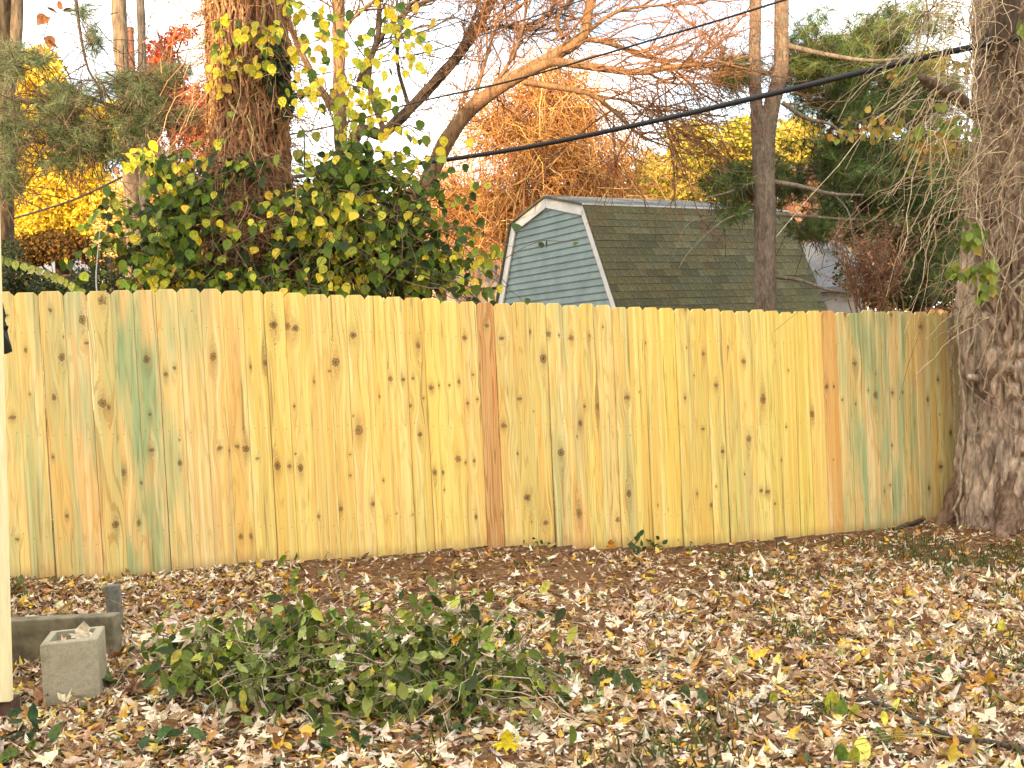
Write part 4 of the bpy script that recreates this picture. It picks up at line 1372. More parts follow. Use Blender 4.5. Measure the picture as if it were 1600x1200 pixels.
# dry brown shrub right of the shed
ds = thing('dry_shrub', 'dry brown seedy shrub behind the fence right of the forked pine', 'shrub', np.append(W(1370, 480, 11.5)[:2], .4))
m = MB()
b0 = np.array([W(x, 500, 11.5) for x in rng.uniform(1335, 1415, 34)])
A = arcs(b0, rdir(34, (0, 0, 2.5), .4), rng.uniform(.6, 1.15, 34), .1, 7, .08)
g = grow(A, 9, .1, .35, .6, .3)
g2 = grow(g, 3, .05, .16, .6, .1)
cs = [(.26, .13, .07), (.20, .10, .06), (.34, .2, .12)]
tubes(m, A, taper(34, 7, .009, .5), 5, pick(cs, [1, 1, 1], 34))
tubes(m, g, taper(len(g), 6, .004, .6), 3, pick(cs, [1, 1, 1], len(g)))
tubes(m, g2, taper(len(g2), 6, .003, .7), 3, pick(cs, [1, 1, 1], len(g2)))
m.build('stems', M_twig, ds, kind='stuff')
m = MB()
tp = np.concatenate([g2[:, -1], g[:, -1]])
n = len(tp)
leaf_cloud(m, tp, rdir(n), rdir(n, (0, -1, .4)), rng.uniform(.02, .05, n), pick([(.22, .12, .07), (.38, .26, .18), (.14, .08, .05)], [2, 1, 1], n), CARD)
m.build('seed_heads', M_far, ds, kind='stuff')

# ------------------------------------------------------------------ the big maple on the right
MY = 8.7
mx = W(1612, 830, MY)
zg = float(ground(mx[0], mx[1]))
mt = thing('maple_tree', 'huge rough barked maple trunk at the right end of the fence', 'tree', (mx[0], mx[1], zg))
m = MB()


def cx(y): return np.interp(y, [-60, 0, 150, 300, 500, 640, 760, 840], [1640, 1632, 1627, 1622, 1612, 1612, 1612, 1614])


mp_ = [W(1614, 880, MY)] + [W(cx(y), y, MY) for y in (840, 760, 640, 500, 300, 150, 0, -80)]
mr = [x / FPX * MY for x in (138, 126, 117, 106, 112, 100, 98, 102, 106)]
rough_trunk(m, mp_, mr, 320, 560, .055, 17, 6, (.40, .295, .21), lump=.20, var=.5)
m.build('trunk', M_bark, mt, False)
for ang, ln in ((3.0, .12), (4.0, .3), (4.7, .3), (5.3, .3)):
    m = MB()
    d = np.array([math.cos(ang), math.sin(ang), 0])
    c0 = np.array([mx[0], mx[1], 0])
    P = [c0 + d * .42 + np.array([0, 0, zg + .42]), c0 + d * .58 + np.array([0, 0, zg + .16]), c0 + d * (.62 + ln * .5) + np.array([0, 0, zg + .02]), c0 + d * (.7 + ln) + np.array([0, 0, zg - .10])]
    rough_trunk(m, P, [.16, .13, .085, .04], 40, 50, .02, 18, 6, (.20, .125, .08))
    m.build('root', M_bark, mt, True)
for (x, y, r_, tip) in ((1578, 577, .035, .10), (1518, 590, .030, .07)):
    m = MB()
    p = W(x, y, MY - .5 if x > 1540 else MY - .32)
    d = nz(np.array([-.35 if x > 1540 else -.8, -.8, .15]))
    P = np.linspace(p - d * .15, p + d * tip, 8)
    tubes(m, P, np.array([[r_ * 1.4, r_ * 1.3, r_ * 1.2, r_ * 1.1, r_, r_, r_ * .9, r_ * .35]]), 12, (.35, .27, .20))
    m.build('branch_stub', M_bark, mt, True)
m = MB()
P = px_path([(1530, 180), (1490, 150), (1450, 128), (1440, 120)], [8.5, 8.2, 8.0, 7.9], 12)
tubes(m, P, np.linspace(.06, .03, 12)[None], 8, (.17, .12, .08))
m.build('branch', M_bark, mt, True)
m = MB()
P = px_path([(1545, 90), (1570, 40), (1580, -40)], [8.3, 8.15, 8.1], 10)
tubes(m, P, np.linspace(.09, .08, 10)[None], 10, (.10, .07, .05))
m.build('branch', M_bark, mt, True)

# bare vines on it
bv = thing('bare_vine', 'mass of pale leafless vine stems hanging off the right maple trunk', 'vine', (mx[0] - .5, mx[1] - .2, zg))
MP = smooth_path(mp_, 300)
m = MB()
T = 80
t0 = rng.uniform(.33, .8, T)
# strands on the trunk's skin, between fence height and the top of the view
S = on_trunk(MP, mr, T, 16, t0, np.clip(t0 + rng.uniform(.1, .4, T), 0, 1), .8, .0, .09)
tubes(m, S, taper(T, 16, rng.uniform(.004, .013, T), .6), 5, pick([(.42, .32, .22), (.34, .24, .15), (.50, .40, .28), (.25, .17, .11)], [3, 3, 1, 2], T, .15))
T = 9
S = on_trunk(MP, mr, T, 26, np.full(T, .12), rng.uniform(.5, .95, T), .35, -.01, .025)
tubes(m, S, taper(T, 26, rng.uniform(.006, .012, T), .8), 6, pick([(.36, .28, .19), (.44, .35, .24)], [1, 1], T))
n = 275
py = np.concatenate([rng.uniform(-60, 330, 240), rng.uniform(330, 500, 35)])
p0 = W(1500 + 140 * rng.uniform(0, 1, n) ** 1.7, py, MY - .1 - rng.uniform(.25, .6, n))
d = np.stack([rng.uniform(-1.5, -.1, n), rng.uniform(-.9, .3, n), rng.normal(.15, .55, n)], -1)
L = rng.uniform(.25, 1.25, n) * np.where(rng.random(n) < .25, 1.35, .8)
L = L * np.where(py > 330, .6, 1.0)
A = arcs(p0, d, L, rng.uniform(.2, 1.1, n), 12, .16)
pal = [(.50, .38, .23), (.38, .27, .15), (.60, .48, .31), (.24, .15, .08)]
tubes(m, A, taper(n, 12, rng.uniform(.0022, .0045, n), .5), 4, pick(pal, [3, 3, 2, 1.2], n, .12))
sel = A[rng.random(n) < .45]
g = grow(sel, 2, .15, .6, .6, -.3, 8, .2)
tubes(m, g, taper(len(g), 8, .0028, .6), 3, pick(pal, [3, 3, 2, 1.5], len(g), .12))
m.build('stems', M_twig, bv, kind='stuff')
# twigs hanging from above at the upper right
hv = [([(1395, -40), (1400, 30), (1385, 90)], 8.6), ([(1480, -30), (1440, 40), (1400, 100)], 8.4), ([(1500, -20), (1430, 30), (1350, 60)], 8.2), ([(1445, -20), (1450, 60), (1420, 120), (1410, 170)], 8.3), ([(1380, 170), (1340, 190), (1300, 180)], 8.0)]
for pts, y in hv:
    m = MB()
    tubes(m, px_path(pts, y, 12), np.linspace(.007, .003, 12)[None], 4, (.16, .11, .07))
    m.build('hanging_stem', M_twig, bv)
# leaf clusters on the bare vine
P = np.concatenate([crown_pts([(1518, 365, 28, 28), (1545, 430, 20, 32), (1510, 420, 35, 16), (1530, 455, 14, 14)], 8.0, .12, 95), crown_pts([(1470, 190, 60, 45)], 8.0, .3, 20), crown_pts([(1596, 45, 8, 14)], 7.9, .1, 6)])
k1 = len(P)
Po = np.concatenate([crown_pts([(1440, 235, 35, 40), (1390, 200, 40, 25), (1350, 200, 40, 25), (1470, 215, 40, 40), (1310, 210, 20, 12), (1400, 120, 30, 20), (1480, 100, 40, 25)], 8.4, .4, 230)])
k2 = len(Po)
C = np.concatenate([pick([(.22, .30, .04), (.30, .36, .06), (.13, .20, .03), (.5, .46, .08)], [3, 2, 2, .6], k1), pick([(.38, .30, .05), (.45, .24, .05), (.24, .24, .05), (.5, .36, .08), (.3, .12, .04)], [3, 2, 3, 2, 1], k2)])
PP2 = np.concatenate([P, Po])
n = k1 + k2
rest = leaf_objects(bv, PP2, rdir(n, (0, -.2, -1.3), .5), rdir(n, (0, -1, .3), .5), np.concatenate([rng.uniform(.06, .095, k1), rng.uniform(.04, .075, k2)]), C, ROUND, M_leaf, n)

# ------------------------------------------------------------------ leaf litter
def dens(x, y):
    """thick drifts at the left and in front, thinner over the bare band by the fence"""
    dF = yf(x) - y
    v = fbm(np.stack([x * 1.1, y * 1.1, 0 * x + 4], -1), 3)
    k = np.clip(.85 + 2.0 * (v - .42), .6, 1.2)
    band = np.exp(-(np.maximum(dF - 1.3, 0) / .7) ** 2) * np.clip((x + 2.1) / .8, 0, 1) * np.clip(.35 + 1.6 * fbm(np.stack([x * .9, y * 2.2, 0 * x + 9], -1), 2), 0, 1)
    k = k * (1 - .85 * band)
    gr_ = fbm(np.stack([x * 1.6, y * 1.6, 0 * x + 40], -1), 3)
    k = np.where((gr_ > .5) & (x > .2), k * .6, k)
    return np.where(x < -1.5, k * 1.25 + .15, k)


def scatter(n, y0=3.45, y1=9.6, margin=.03):
    y = np.sqrt(rng.uniform(y0 ** 2, y1 ** 2, n))
    x = rng.uniform(-.56, .62, n) * y
    ok = (yf(x) - y > margin) & (rng.random(n) < dens(x, y))
    ok &= (x - mx[0]) ** 2 + (y - mx[1]) ** 2 > .55 ** 2
    return x[ok], y[ok]


TANS = [(.80, .65, .45), (.68, .50, .33), (.50, .31, .17), (.87, .76, .58), (.36, .19, .08), (.17, .08, .035), (.68, .38, .04), (.72, .52, .10), (.48, .24, .06), (.14, .16, .05)]
TW = [4, 3, 2.6, 3.4, 2.4, 2.2, 1.0, .8, 1.4, .6]
x, y = scatter(29000)
n = len(x)
zz = ground(x, y) + rng.uniform(.004, .035, n)
P = np.stack([x, y, zz], -1)
Fw = rdir(n, (0, 0, 0))
Fw[:, 2] *= .22
Nn = rdir(n, (0, -.15, 1.5), .42)
S = rng.uniform(.038, .092, n) * np.clip(.72 + .18 * (yf(x) - y), .72, 1.05)
C = pick(TANS, TW, n, .14)
order = np.argsort(y)
rest = leaf_objects(ground_o, P, Fw, Nn, S, C, MAPLE, M_litter, 300, 'leaf', -.4, -.7, 14)
m = MB()
k = len(rest)
leaf_cloud(m, P[rest], Fw[rest], Nn[rest], S[rest], C[rest], MAPLE, rng.normal(-.2, 1.0, k), rng.normal(-.5, 1.1, k))
x, y = scatter(100000)
n = len(x)
P = np.stack([x, y, ground(x, y) + rng.uniform(.002, .03, n)], -1)
Fw = rdir(n)
Fw[:, 2] *= .3
leaf_cloud(m, P, Fw, rdir(n, (0, -.1, 1.2), .5), rng.uniform(.022, .062, n), pick(TANS, [3, 3.2, 3, 2.4, 3, 2.6, .7, .4, 1.0, .5], n, .18), SHARD, rng.normal(0, .8, n), rng.normal(0, 2, n))
x, y = scatter(6500)
n = len(x)
P = np.stack([x, y, ground(x, y) + rng.uniform(.01, .035, n)], -1)
Fw = rdir(n) * np.array([1, 1, .3])
leaf_cloud(m, P, Fw, rdir(n, (0, -.2, 1.2), .5), rng.uniform(.04, .085, n), pick([(.62, .42, .06), (.48, .28, .09), (.70, .52, .20), (.30, .16, .06), (.55, .26, .05), (.16, .19, .05)], [2, 2, 2, 2, 1.2, 1.2], n, .18), OVAL, rng.normal(0, .7, n), rng.normal(0, 1, n))
tag(m.build('leaf_litter', M_litter), 'thick drift of curled cream and tan fallen leaves covering the yard', None, None, 'stuff')
m = MB()
n = 34000
y = np.sqrt(rng.uniform(4.5 ** 2, 9.6 ** 2, n))
x = rng.uniform(-.56, .62, n) * y
ok = (yf(x) - y > .02)
x, y = x[ok], y[ok]
n = len(x)
P = np.stack([x, y, ground(x, y) + rng.uniform(.002, .016, n)], -1)
Fw = rdir(n)
Fw[:, 2] *= .2
Fw[:, 0] *= 1.5
leaf_cloud(m, P, Fw, rdir(n, (0, 0, 2), .4), rng.uniform(.05, .12, n), pick([(.36, .17, .065), (.45, .24, .09), (.24, .11, .05), (.56, .38, .2)], [3, 3, 2, 1.3], n, .2), (SHARD[0] * np.array([1, .22, .6]), SHARD[1]))
tag(m.build('pine_straw', M_litter), 'reddish brown pine straw on the bare soil in front of the fence', None, None, 'stuff')
m = MB()
n = 22000
y = np.sqrt(rng.uniform(3.5 ** 2, 8.5 ** 2, n))
x = rng.uniform(-.5, .62, n) * y
v = fbm(np.stack([x * 1.6, y * 1.6, 0 * x + 40], -1), 3)
ok = (v > .46) & (x > -.4) & (yf(x) - y > .35 + .5 * rng.random(n)) & ((y < 4.6) | (x > 1.4))
x, y = x[ok], y[ok]
n = len(x)
P = np.stack([x, y, ground(x, y)], -1)
leaf_cloud(m, P, rdir(n, (0, -.1, 1.2), .6), rdir(n, (0, -1, 0)), rng.uniform(.04, .11, n), pick([(.10, .13, .035), (.15, .17, .05), (.22, .21, .08)], [3, 2, 1], n), (SHARD[0] * np.array([1, .28, 1]), SHARD[1]), .6)
tag(m.build('grass', M_leaf), 'sparse short green grass poking through the leaves at lower right', None, None, 'stuff')

# ------------------------------------------------------------------ brush pile
c0 = gpt(540, 1085)
bpile = thing('brush_pile', 'low heap of cut vines with wilting green leaves on the leaf litter', 'brush pile', c0)
m = MB()


def pile_pt(n):
    B = np.array([(590, 1045, 210, 55), (690, 1005, 90, 45), (450, 1045, 130, 55), (330, 1040, 90, 45), (770, 1055, 80, 45), (610, 1095, 170, 25), (470, 990, 90, 30), (280, 1000, 60, 25)], float)
    w = B[:, 2] * B[:, 3]
    b = B[rng.choice(len(B), n, p=w / w.sum())]
    r = rng.uniform(0, 1, n) ** .55
    a = rng.uniform(0, 2 * math.pi, n)
    px, py = b[:, 0] + b[:, 2] * r * np.cos(a), b[:, 1] + b[:, 3] * r * np.sin(a)
    # lower rim lies near, upper rim is the heap's top and its back
    d = ray(px, py)
    Y = np.interp(py, [930, 1000, 1060, 1150], [4.95, 4.75, 4.5, 4.1]) + rng.uniform(-.12, .12, n)
    p = CAM + d * (Y / d[:, 1])[:, None]
    g = ground(p[:, 0], p[:, 1])
    p[:, 2] = np.maximum(p[:, 2], g + .015)
    return p


n = 330
A = arcs(pile_pt(n), rdir(n, (.4, 0, .25), .8) * np.array([1, .7, .6]), rng.uniform(.2, .75, n), rng.uniform(.2, .8, n), 9, .16)
A[:, :, 2] = np.maximum(A[:, :, 2], ground(A[:, :, 0], A[:, :, 1]) + .01)
tubes(m, A, taper(n, 9, rng.uniform(.0018, .004, n), .6), 4, pick([(.22, .17, .10), (.38, .31, .20), (.14, .12, .06), (.5, .42, .3)], [3, 2, 3, 1], n, .15))
m.build('stems', M_twig, bpile, kind='stuff')
O0 = pile_pt(90)
O0[:, 0] = np.maximum(O0[:, 0], c0[0] - .78)
O = arcs(O0, (O0 - np.array([c0[0], c0[1] + .15, c0[2] - .25])) * np.array([1, 1, 1.6]) + rng.normal(0, .12, (90, 3)), rng.uniform(.12, .32, 90), .6, 9, .1)
O[:, :, 2] = np.maximum(O[:, :, 2], ground(O[:, :, 0], O[:, :, 1]) + .015)
m = MB()
tubes(m, O, taper(90, 9, .003, .6), 4, (.2, .17, .08))
m.build('shoots', M_twig, bpile, kind='stuff')
P = np.concatenate([pile_pt(760), A[rng.integers(0, len(A), 600), rng.integers(1, 9, 600)] + rng.normal(0, .02, (600, 3)), O[rng.integers(0, 90, 300), rng.integers(2, 9, 300)] + rng.normal(0, .02, (300, 3))])
P[:, 2] += rng.uniform(0, .03, len(P))
n = len(P)
Fw, Nn, S = rdir(n, (0, -.3, -.6), .8), rdir(n, (0, -.9, .9), .7), rng.uniform(.045, .10, n)
C = pick([(.12, .16, .018), (.215, .26, .035), (.36, .40, .12), (.045, .065, .012), (.52, .52, .08)], [4, 3.5, 2.2, 2.4, .6], n, .2)
dm = MB()
Dp = pile_pt(150)
Dp[:, 2] += .03
leaf_cloud(dm, Dp, rdir(150) * np.array([1, 1, .3]), rdir(150, (0, -.5, 1), .5), rng.uniform(.05, .09, 150), pick(TANS[:8], [3, 3, 2, 2, 1, .5, 1, 1], 150), MAPLE, rng.normal(0, .9, 150), rng.normal(0, 1, 150))
dm.build('dry_leaves', M_litter, bpile, kind='stuff')
# larger leaves at the left wing of the heap
PL = pile_pt(260)
PL = PL[(PL[:, 0] < c0[0] - .35)]
kL = len(PL)
P, Fw, Nn, S = np.concatenate([P, PL]), np.concatenate([Fw, rdir(kL, (0, -.2, -1), .5)]), np.concatenate([Nn, rdir(kL, (0, -1, .5), .5)]), np.concatenate([S, rng.uniform(.07, .105, kL)])
C = np.concatenate([C, pick([(.09, .13, .04), (.16, .20, .06), (.05, .085, .025), (.40, .42, .08)], [3, 3, 2, 1.4], kL)])
vv = P - CAM
keep_ = (vv @ cr) / (vv @ cf) * FPX + 800 > 205
P, Fw, Nn, S, C = P[keep_], Fw[keep_], Nn[keep_], S[keep_], C[keep_]
rest = leaf_objects(bpile, P, Fw, Nn, S, C, OVAL, M_leaf, 300, curl=.4)
m = MB()
k = len(rest)
leaf_cloud(m, P[rest], Fw[rest], Nn[rest], S[rest], C[rest], OVAL, rng.uniform(-.2, .6, k))
m.build('foliage', M_leaf, bpile, kind='stuff')


# ------------------------------------------------------------------ sticks, sprigs and weeds
def stick(label, pts, r0, r1, col, lift=.015, leaves=None, name='stick', cat='stick', group=None, lsz=.09):
    P = np.array([gpt(x, y) for x, y in pts])
    P[:, 2] += lift + r0
    Q = smooth_path(P, 16) + np.c_[rng.normal(0, .006, (16, 2)), np.abs(rng.normal(0, .006, 16))]
    t = thing(name, label, cat, P[0], group)
    m = MB()
    tubes(m, Q, np.linspace(r0, r1, 16)[None], 7, col)
    m.build('stem', M_barkfine, t, True)
    for (x, y, c, s_) in leaves or []:
        p = gpt(x, y) * .94 + CAM * .06
        k = int(np.argmin(np.linalg.norm(Q - p, axis=1)))
        pm = MB()
        tubes(pm, np.linspace(Q[k], p, 5) + np.array([[0, 0, .0], [0, 0, .015], [0, 0, .02], [0, 0, .015], [0, 0, 0]]), np.full((1, 5), .0018), 4, (.3, .24, .1))
        pm.build('petiole', M_twig, t)
        lm = MB()
        leaf_cloud(lm, p[None], rdir(1, (.1, -.2, -1), .3), rdir(1, (0, -.8, .75), .3), s_ * 1.3, np.array([c]), OVAL, .3)
        lm.build('leaf', M_leaf, t)
    return t


YL, OL, GR = (.80, .74, .10), (.40, .42, .05), (.15, .23, .04)
stick('fallen branch with large yellow green leaves at the lower right corner', [(1290, 1105), (1360, 1112), (1430, 1140), (1490, 1168), (1560, 1180), (1640, 1192)], .008, .011, (.10, .08, .06), .03,
      [(1300, 1078, (.50, .52, .05), .11), (1318, 1092, (.17, .25, .04), .09), (1335, 1096, (.48, .50, .08), .11), (1408, 1092, (.86, .80, .14), .10), (1400, 1134, (.55, .34, .05), .10), (1347, 1150, (.90, .84, .16), .10), (1335, 1165, OL, .09), (1315, 1160, GR, .09), (1205, 1080, OL, .06), (1380, 1110, YL, .05)], 'fallen_branch', 'branch')
stick('dark twig with dull green leaves right of the brush pile', [(920, 1045), (980, 1052), (1050, 1068), (1110, 1090), (1200, 1108)], .005, .008, (.08, .06, .045), .02,
      [(x, y, (.085, .125, .045), .075) for x, y in ((940, 1040), (955, 1046), (965, 1050), (985, 1050), (1000, 1058), (1070, 1068), (1090, 1075), (975, 1042), (930, 1050))], 'leafy_twig', 'twig')
stick('broken root like stick at the foot of the right maple', [(1395, 835), (1440, 818), (1480, 802)], .02, .012, (.13, .09, .06), .01)
stick('grey stick lying in leaves near the front centre', [(960, 1155), (1000, 1152), (1030, 1150)], .014, .012, (.17, .12, .08), .0)
stick('short brown stick against the fence foot left of centre', [(520, 868), (580, 862), (625, 855)], .012, .008, (.22, .13, .07), .005)
stick('thin twig lying on the leaves at mid right', [(1440, 900), (1510, 893), (1600, 895)], .006, .004, (.42, .30, .18), .01)
stick('dark twig across the leaves beside the concrete block', [(150, 1088), (200, 1075), (270, 1100)], .004, .003, (.3, .2, .12), .02)
stick('dark crooked twig at right of the bare soil', [(1330, 925), (1400, 905), (1455, 870)], .004, .003, (.12, .08, .05), .02)


def weed(label, px, py, n, size, spread, cols, h, group='weeds along the fence foot', stems=5, tm=OVAL, Y=None):
    b = gpt(px, py) if Y is None else W(px, py, Y)
    t = thing('weed', label, 'weed', b, group)
    m = MB()
    A = arcs(np.repeat(b[None], stems, 0) + rng.normal(0, .015, (stems, 3)) * np.array([1, .5, 0]), rdir(stems, (0, -.2, 1.2), .5), rng.uniform(.6, 1.1, stems) * h, .25, 8, .12)
    tubes(m, A, taper(stems, 8, .0028, .6), 4, (.13, .13, .05))
    m.build('stem', M_twig, t)
    k = rng.integers(2, 8, n)
    P = A[rng.integers(0, stems, n), k] + rng.normal(0, spread, (n, 3)) * np.array([1, .5, .6])
    P[:, 2] = np.maximum(P[:, 2], b[2] + .01)
    C = pick(cols, np.ones(len(cols)), n)
    for i in range(n):
        lm = MB()
        leaf_cloud(lm, P[i:i + 1], rdir(1, (0, -.4, -.1), .7), rdir(1, (0, -.7, 1), .4), rng.uniform(.75, 1.2) * size, C[i], tm, .2)
        lm.build('leaf', M_leaf, t)


WG = [(.06, .11, .03), (.09, .15, .04), (.05, .08, .025)]
weed('leafy green weed at the fence foot near the shed gable', 838, 858, 10, .06, .03, WG, .14)
weed('taller green weed with broad leaves at the middle of the fence foot', 992, 868, 12, .075, .03, WG, .20)
weed('low broad leaved weed just right of the middle weed', 1028, 862, 8, .07, .03, WG, .12)
weed('dark green weed at the fence foot under the orange board', 1235, 838, 11, .065, .035, WG, .13)
weed('thin climbing sprig on the green boards near the maple', 1408, 815, 9, .035, .02, WG, .26, stems=2)
weed('slender curved sprig against the yellow boards left of centre', 480, 872, 6, .04, .02, [(.10, .13, .04), (.14, .17, .05)], .30, stems=2)
weed('bare wiry weed against the boards right of the middle weed', 1060, 855, 4, .03, .02, WG, .22, stems=4)
weed('small weed on the bare soil left of the brush pile top', 690, 948, 7, .06, .03, [(.10, .16, .03), (.16, .2, .05)], .12)
weed('upright sprig of glossy green leaves right of the brush pile', 868, 1072, 7, .085, .025, [(.06, .12, .03), (.09, .16, .04)], .15)
weed('green ground plant in the right grass patch', 1460, 1065, 16, .05, .07, WG, .08)
weed('small green patch of weed at mid right', 1365, 918, 10, .055, .05, WG, .07)
weed('green lobed seedling beside the concrete block', 172, 1072, 6, .10, .035, [(.035, .11, .02), (.045, .13, .025)], .12, 'plants by the concrete block', 3, MAPLE)
weed('ivy like weed in the bottom left corner', 22, 1165, 12, .085, .05, [(.035, .07, .025), (.05, .09, .03)], .14, 'plants by the concrete block', 5)
weed('green weed behind the concrete slab', 22, 935, 14, .06, .05, [(.07, .11, .03), (.16, .19, .05)], .16, 'plants by the concrete block', 5)
weed('green shoots at the bottom edge left of centre', 265, 1178, 10, .085, .06, [(.05, .10, .025), (.10, .16, .04)], .14, 'green shoots in the front leaves', 5)
weed('dark green shoot at the bottom edge under the brush pile', 545, 1185, 14, .07, .06, [(.05, .09, .025), (.07, .12, .035)], .12, 'green shoots in the front leaves', 5)
weed('green shoots low at the front of the brush pile right side', 700, 1150, 10, .06, .05, [(.05, .09, .025), (.07, .12, .035)], .10, 'green shoots in the front leaves', 5)
weed('green sprig with pointed leaves at the bottom left', 60, 1190, 9, .09, .05, [(.06, .11, .03), (.13, .18, .04)], .13, 'green shoots in the front leaves', 4)


def lone_leaf(label, px, py, size, col, fwd, nrm, name='fallen_leaf'):
    p = gpt(px, py) + np.array([0, 0, .05])
    m = MB()
    leaf_cloud(m, p[None], np.array([fwd], float), np.array([nrm], float), size, col, MAPLE, .5, .5)
    tag(m.build(name, M_litter), label, 'leaf', 'bright leaves on the litter')


lone_leaf('bright lemon yellow maple leaf at the bottom edge of the yard', 792, 1194, .10, (.85, .68, .03), (.1, -.1, 1), (0, -1, .3))
lone_leaf('dull yellow leaf beside the left edge above the concrete block', 30, 1018, .11, (.50, .36, .04), (-.1, -.3, -1), (0, -1, .4))
lone_leaf('bright orange leaf standing on the soil by the middle weed', 955, 868, .09, (.65, .28, .03), (0, -.2, 1), (0, -1, .2))
lone_leaf('golden leaf flat on the leaves at the middle right', 1170, 1042, .11, (.72, .45, .04), (1, .2, .1), (0, -.4, 1))

# ------------------------------------------------------------------ concrete block, slab, post, left building
s = Sh('weathered_concrete')
pos = s.obj()
n1, n2 = s.noise(pos, 7, 5, .65), s.noise(pos, 90, 4, .6)
col = s.mix(s.rng(n1, .3, .7), (.34, .30, .20), (.46, .41, .30))
col = s.mix(s.rng(n1, .50, .70, 0, .75), col, (.19, .17, .09))
col = s.mix(s.rng(n2, .4, .72, 0, .5), col, (.22, .19, .14))
s.set(s.b.inputs['Base Color'], col)
s.b.inputs['Roughness'].default_value = .95
s.bump(s.math('ADD', n1, n2), .5, .006)
M_conc = s.m


def rot_basis(a):
    return np.array([math.cos(a), math.sin(a), 0]), np.array([-math.sin(a), math.cos(a), 0]), np.array([0, 0, 1.0])


# hollow concrete block
BY = 4.5
ftl, ftr = W(62, 1007, BY), W(146, 1005, BY)
wd = ftr[0] - ftl[0]
ex_, ey_, ez_ = rot_basis(.24)
o0 = np.array([ftl[0], BY, ftl[2] - .30])
bt = thing('concrete_block', 'square hollow concrete block with fallen leaves lying on its open top', 'block', o0 + ex_ * wd / 2)
dpt, wl_, hh_ = .235, .034, .30
Lo = [(0, 0), (wd, 0), (wd, dpt), (0, dpt)]
Li = [(wl_, wl_), (wd - wl_, wl_), (wd - wl_, dpt - wl_), (wl_, dpt - wl_)]
V = []
bv_ = .006
for (ring, z_) in ((Lo, 0), (Lo, hh_ - bv_), ([(a + (bv_ if a < wd / 2 else -bv_), b2 + (bv_ if b2 < dpt / 2 else -bv_)) for a, b2 in Lo], hh_), (Li, hh_), (Li, hh_ - .12)):
    for a, b2 in ring: V.append(o0 + ex_ * a + ey_ * b2 + ez_ * z_)
Fq = []
for r_ in range(4):
    for k in range(4):
        j = (k + 1) % 4
        Fq.append([r_ * 4 + k, r_ * 4 + j, r_ * 4 + 4 + j, r_ * 4 + 4 + k])
Fq.append([16, 17, 18, 19])
m = MB()
m.add(V, np.array(Fq))
m.build('body', M_conc, bt)
for k in range(3):
    lm = MB()
    leaf_cloud(lm, (o0 + ex_ * (wd * (.45 + .13 * k)) + ey_ * (dpt * (.35 + .1 * k)) + ez_ * (hh_ - .03))[None], rdir(1, (0, 0, .7), .7), rdir(1, (0, -.6, 1), .4), .085, pick(TANS[:4], [1, 1, 1, 1], 1), MAPLE, .7, .6)
    tag(lm.build('fallen_leaf', M_litter), ['cream leaf in the concrete block nearest its left wall', 'cream leaf in the middle of the concrete block opening', 'cream leaf in the concrete block nearest its right wall'][k], 'leaf', 'leaves in the concrete block')
# slab behind it
SY = 5.12
a, b2 = W(-60, 974, SY), W(176, 972, SY)
m = MB()
o1 = np.array([a[0], SY, a[2] - .32])
st_ = thing('concrete_slab', 'long mossy concrete slab on edge behind the hollow block', 'slab', o1)
m.box(o1, np.array([b2[0] - a[0], 0, 0]), np.array([0.01, .085, 0]), np.array([0, 0, .32]))
so = m.build('body', plain_mat('mossy_concrete', (.17, .15, .10), .95, .45, 9, .5), st_)
bm_ = so.modifiers.new('bevel', 'BEVEL')
bm_.width, bm_.segments = .008, 2
PYy = 5.6
a, b2 = W(164, 916, PYy), W(184, 916, PYy)
m = MB()
o1 = np.array([a[0], PYy, a[2] - .28])
st_ = thing('concrete_stake', 'narrow grey concrete stake standing in leaves behind the slab', 'stake', o1)
m.box(o1, np.array([b2[0] - a[0], .01, 0]), np.array([0, .05, 0]), np.array([-.006, 0, .28]))
so = m.build('body', plain_mat('grey_concrete', (.16, .155, .13), .95, .3, 30, .4), st_)
bm_ = so.modifiers.new('bevel', 'BEVEL')
bm_.width, bm_.segments = .005, 2
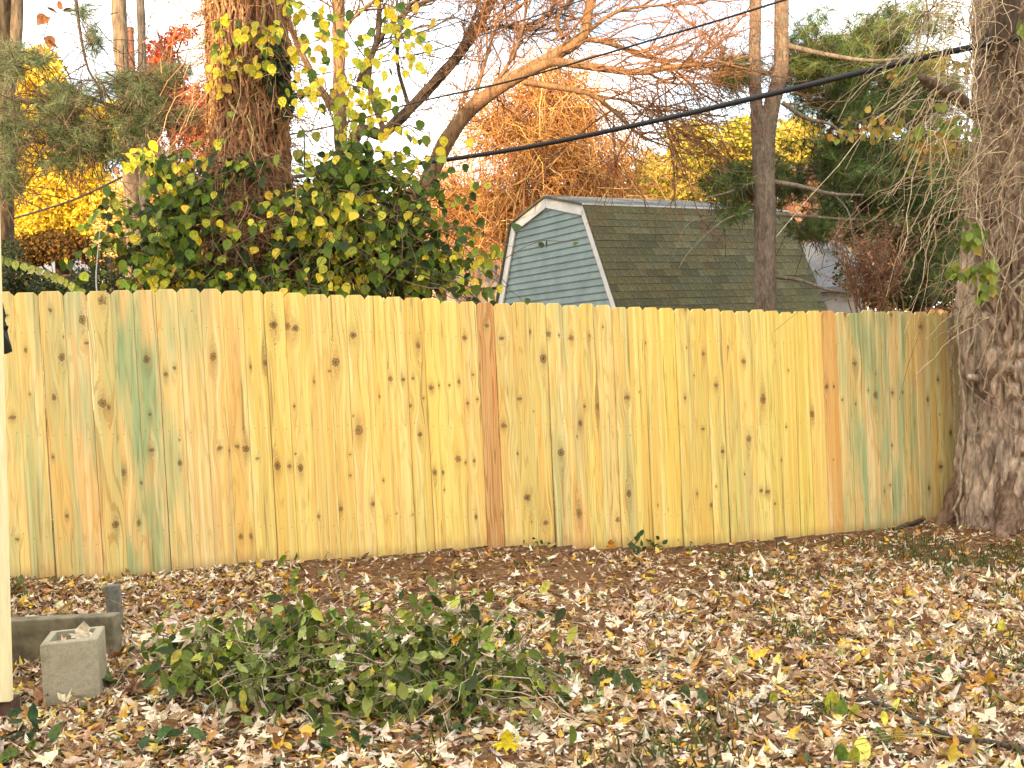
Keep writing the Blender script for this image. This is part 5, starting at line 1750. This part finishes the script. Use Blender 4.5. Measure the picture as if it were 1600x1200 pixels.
# building corner at the very left
LY = 4.35
lb = W(16, 1097, LY)
lt = W(1, 540, LY)
bl = thing('outbuilding', 'cream painted corner board of an outbuilding at the left edge', 'outbuilding', (lb[0] - .2, LY, .1))
M_cream = plain_mat('cream_paint', (.88, .76, .44), .5, .10, 12, .25, stretch=(3, 3, .35))
m = MB()
up_ = (lt - lb)
m.box(lb - np.array([.10, 0, 0]), np.array([.10, 0, 0]), np.array([0, .03, 0]), up_ * 1.6)
co = m.build('corner_board', M_cream, bl)
bm_ = co.modifiers.new('bevel', 'BEVEL')
bm_.width, bm_.segments = .004, 2
m = MB()
for k in range(14):
    z0 = k * .115
    q_ = lb + up_ * (z0 / up_[2]) + np.array([-1.3, .006 - .0, 0])
    m.box(q_, np.array([1.195, 0, 0]), np.array([0, .02, 0]), np.array([up_[0] / up_[2] * .112, .008, .112]))
m.build('wall', M_cream, bl)
m = MB()
m.box(lb + np.array([-1.3, .03, -.28]), np.array([1.288, 0, 0]), np.array([0, .08, 0]), np.array([0, 0, .278]))
m.build('foundation', plain_mat('dark_brown_wood', (.10, .055, .04), .9, .35, 20, .4), bl)
# torn black sheeting
KY = 4.6
ol = [(-40, 440), (-3, 462), (3, 470), (6, 482), (9, 494), (7, 500), (10, 508), (13, 510), (11, 517), (14, 530), (17, 540), (19, 549), (10, 553), (2, 554), (-40, 556)]
m = MB()
F_ = np.array([W(x, y, KY + .01 * math.sin(i * 1.7)) for i, (x, y) in enumerate(ol)])
nv = len(ol)
B_ = F_ + np.array([0, .004, 0])
ctr = F_.mean(0) + np.array([0, -.02, 0])
m.add(np.vstack([F_, B_, ctr[None], ctr[None] + np.array([[0, .004, 0]])]),
      [np.array([[2 * nv, (i + 1) % nv, i] for i in range(nv)] + [[2 * nv + 1, nv + i, nv + (i + 1) % nv] for i in range(nv)]), np.array([[i, (i + 1) % nv, nv + (i + 1) % nv, nv + i] for i in range(nv)])])
tag(m.build('plastic_sheet', plain_mat('black_plastic', (.012, .012, .013), .6, .2, 20)), 'torn black plastic sheet hanging at the left edge in front of the fence', 'plastic sheet')

tot = sum(len(o.data.polygons) for o in SC.objects if o.type == 'MESH')
print('objects', len(SC.objects), 'faces', tot)
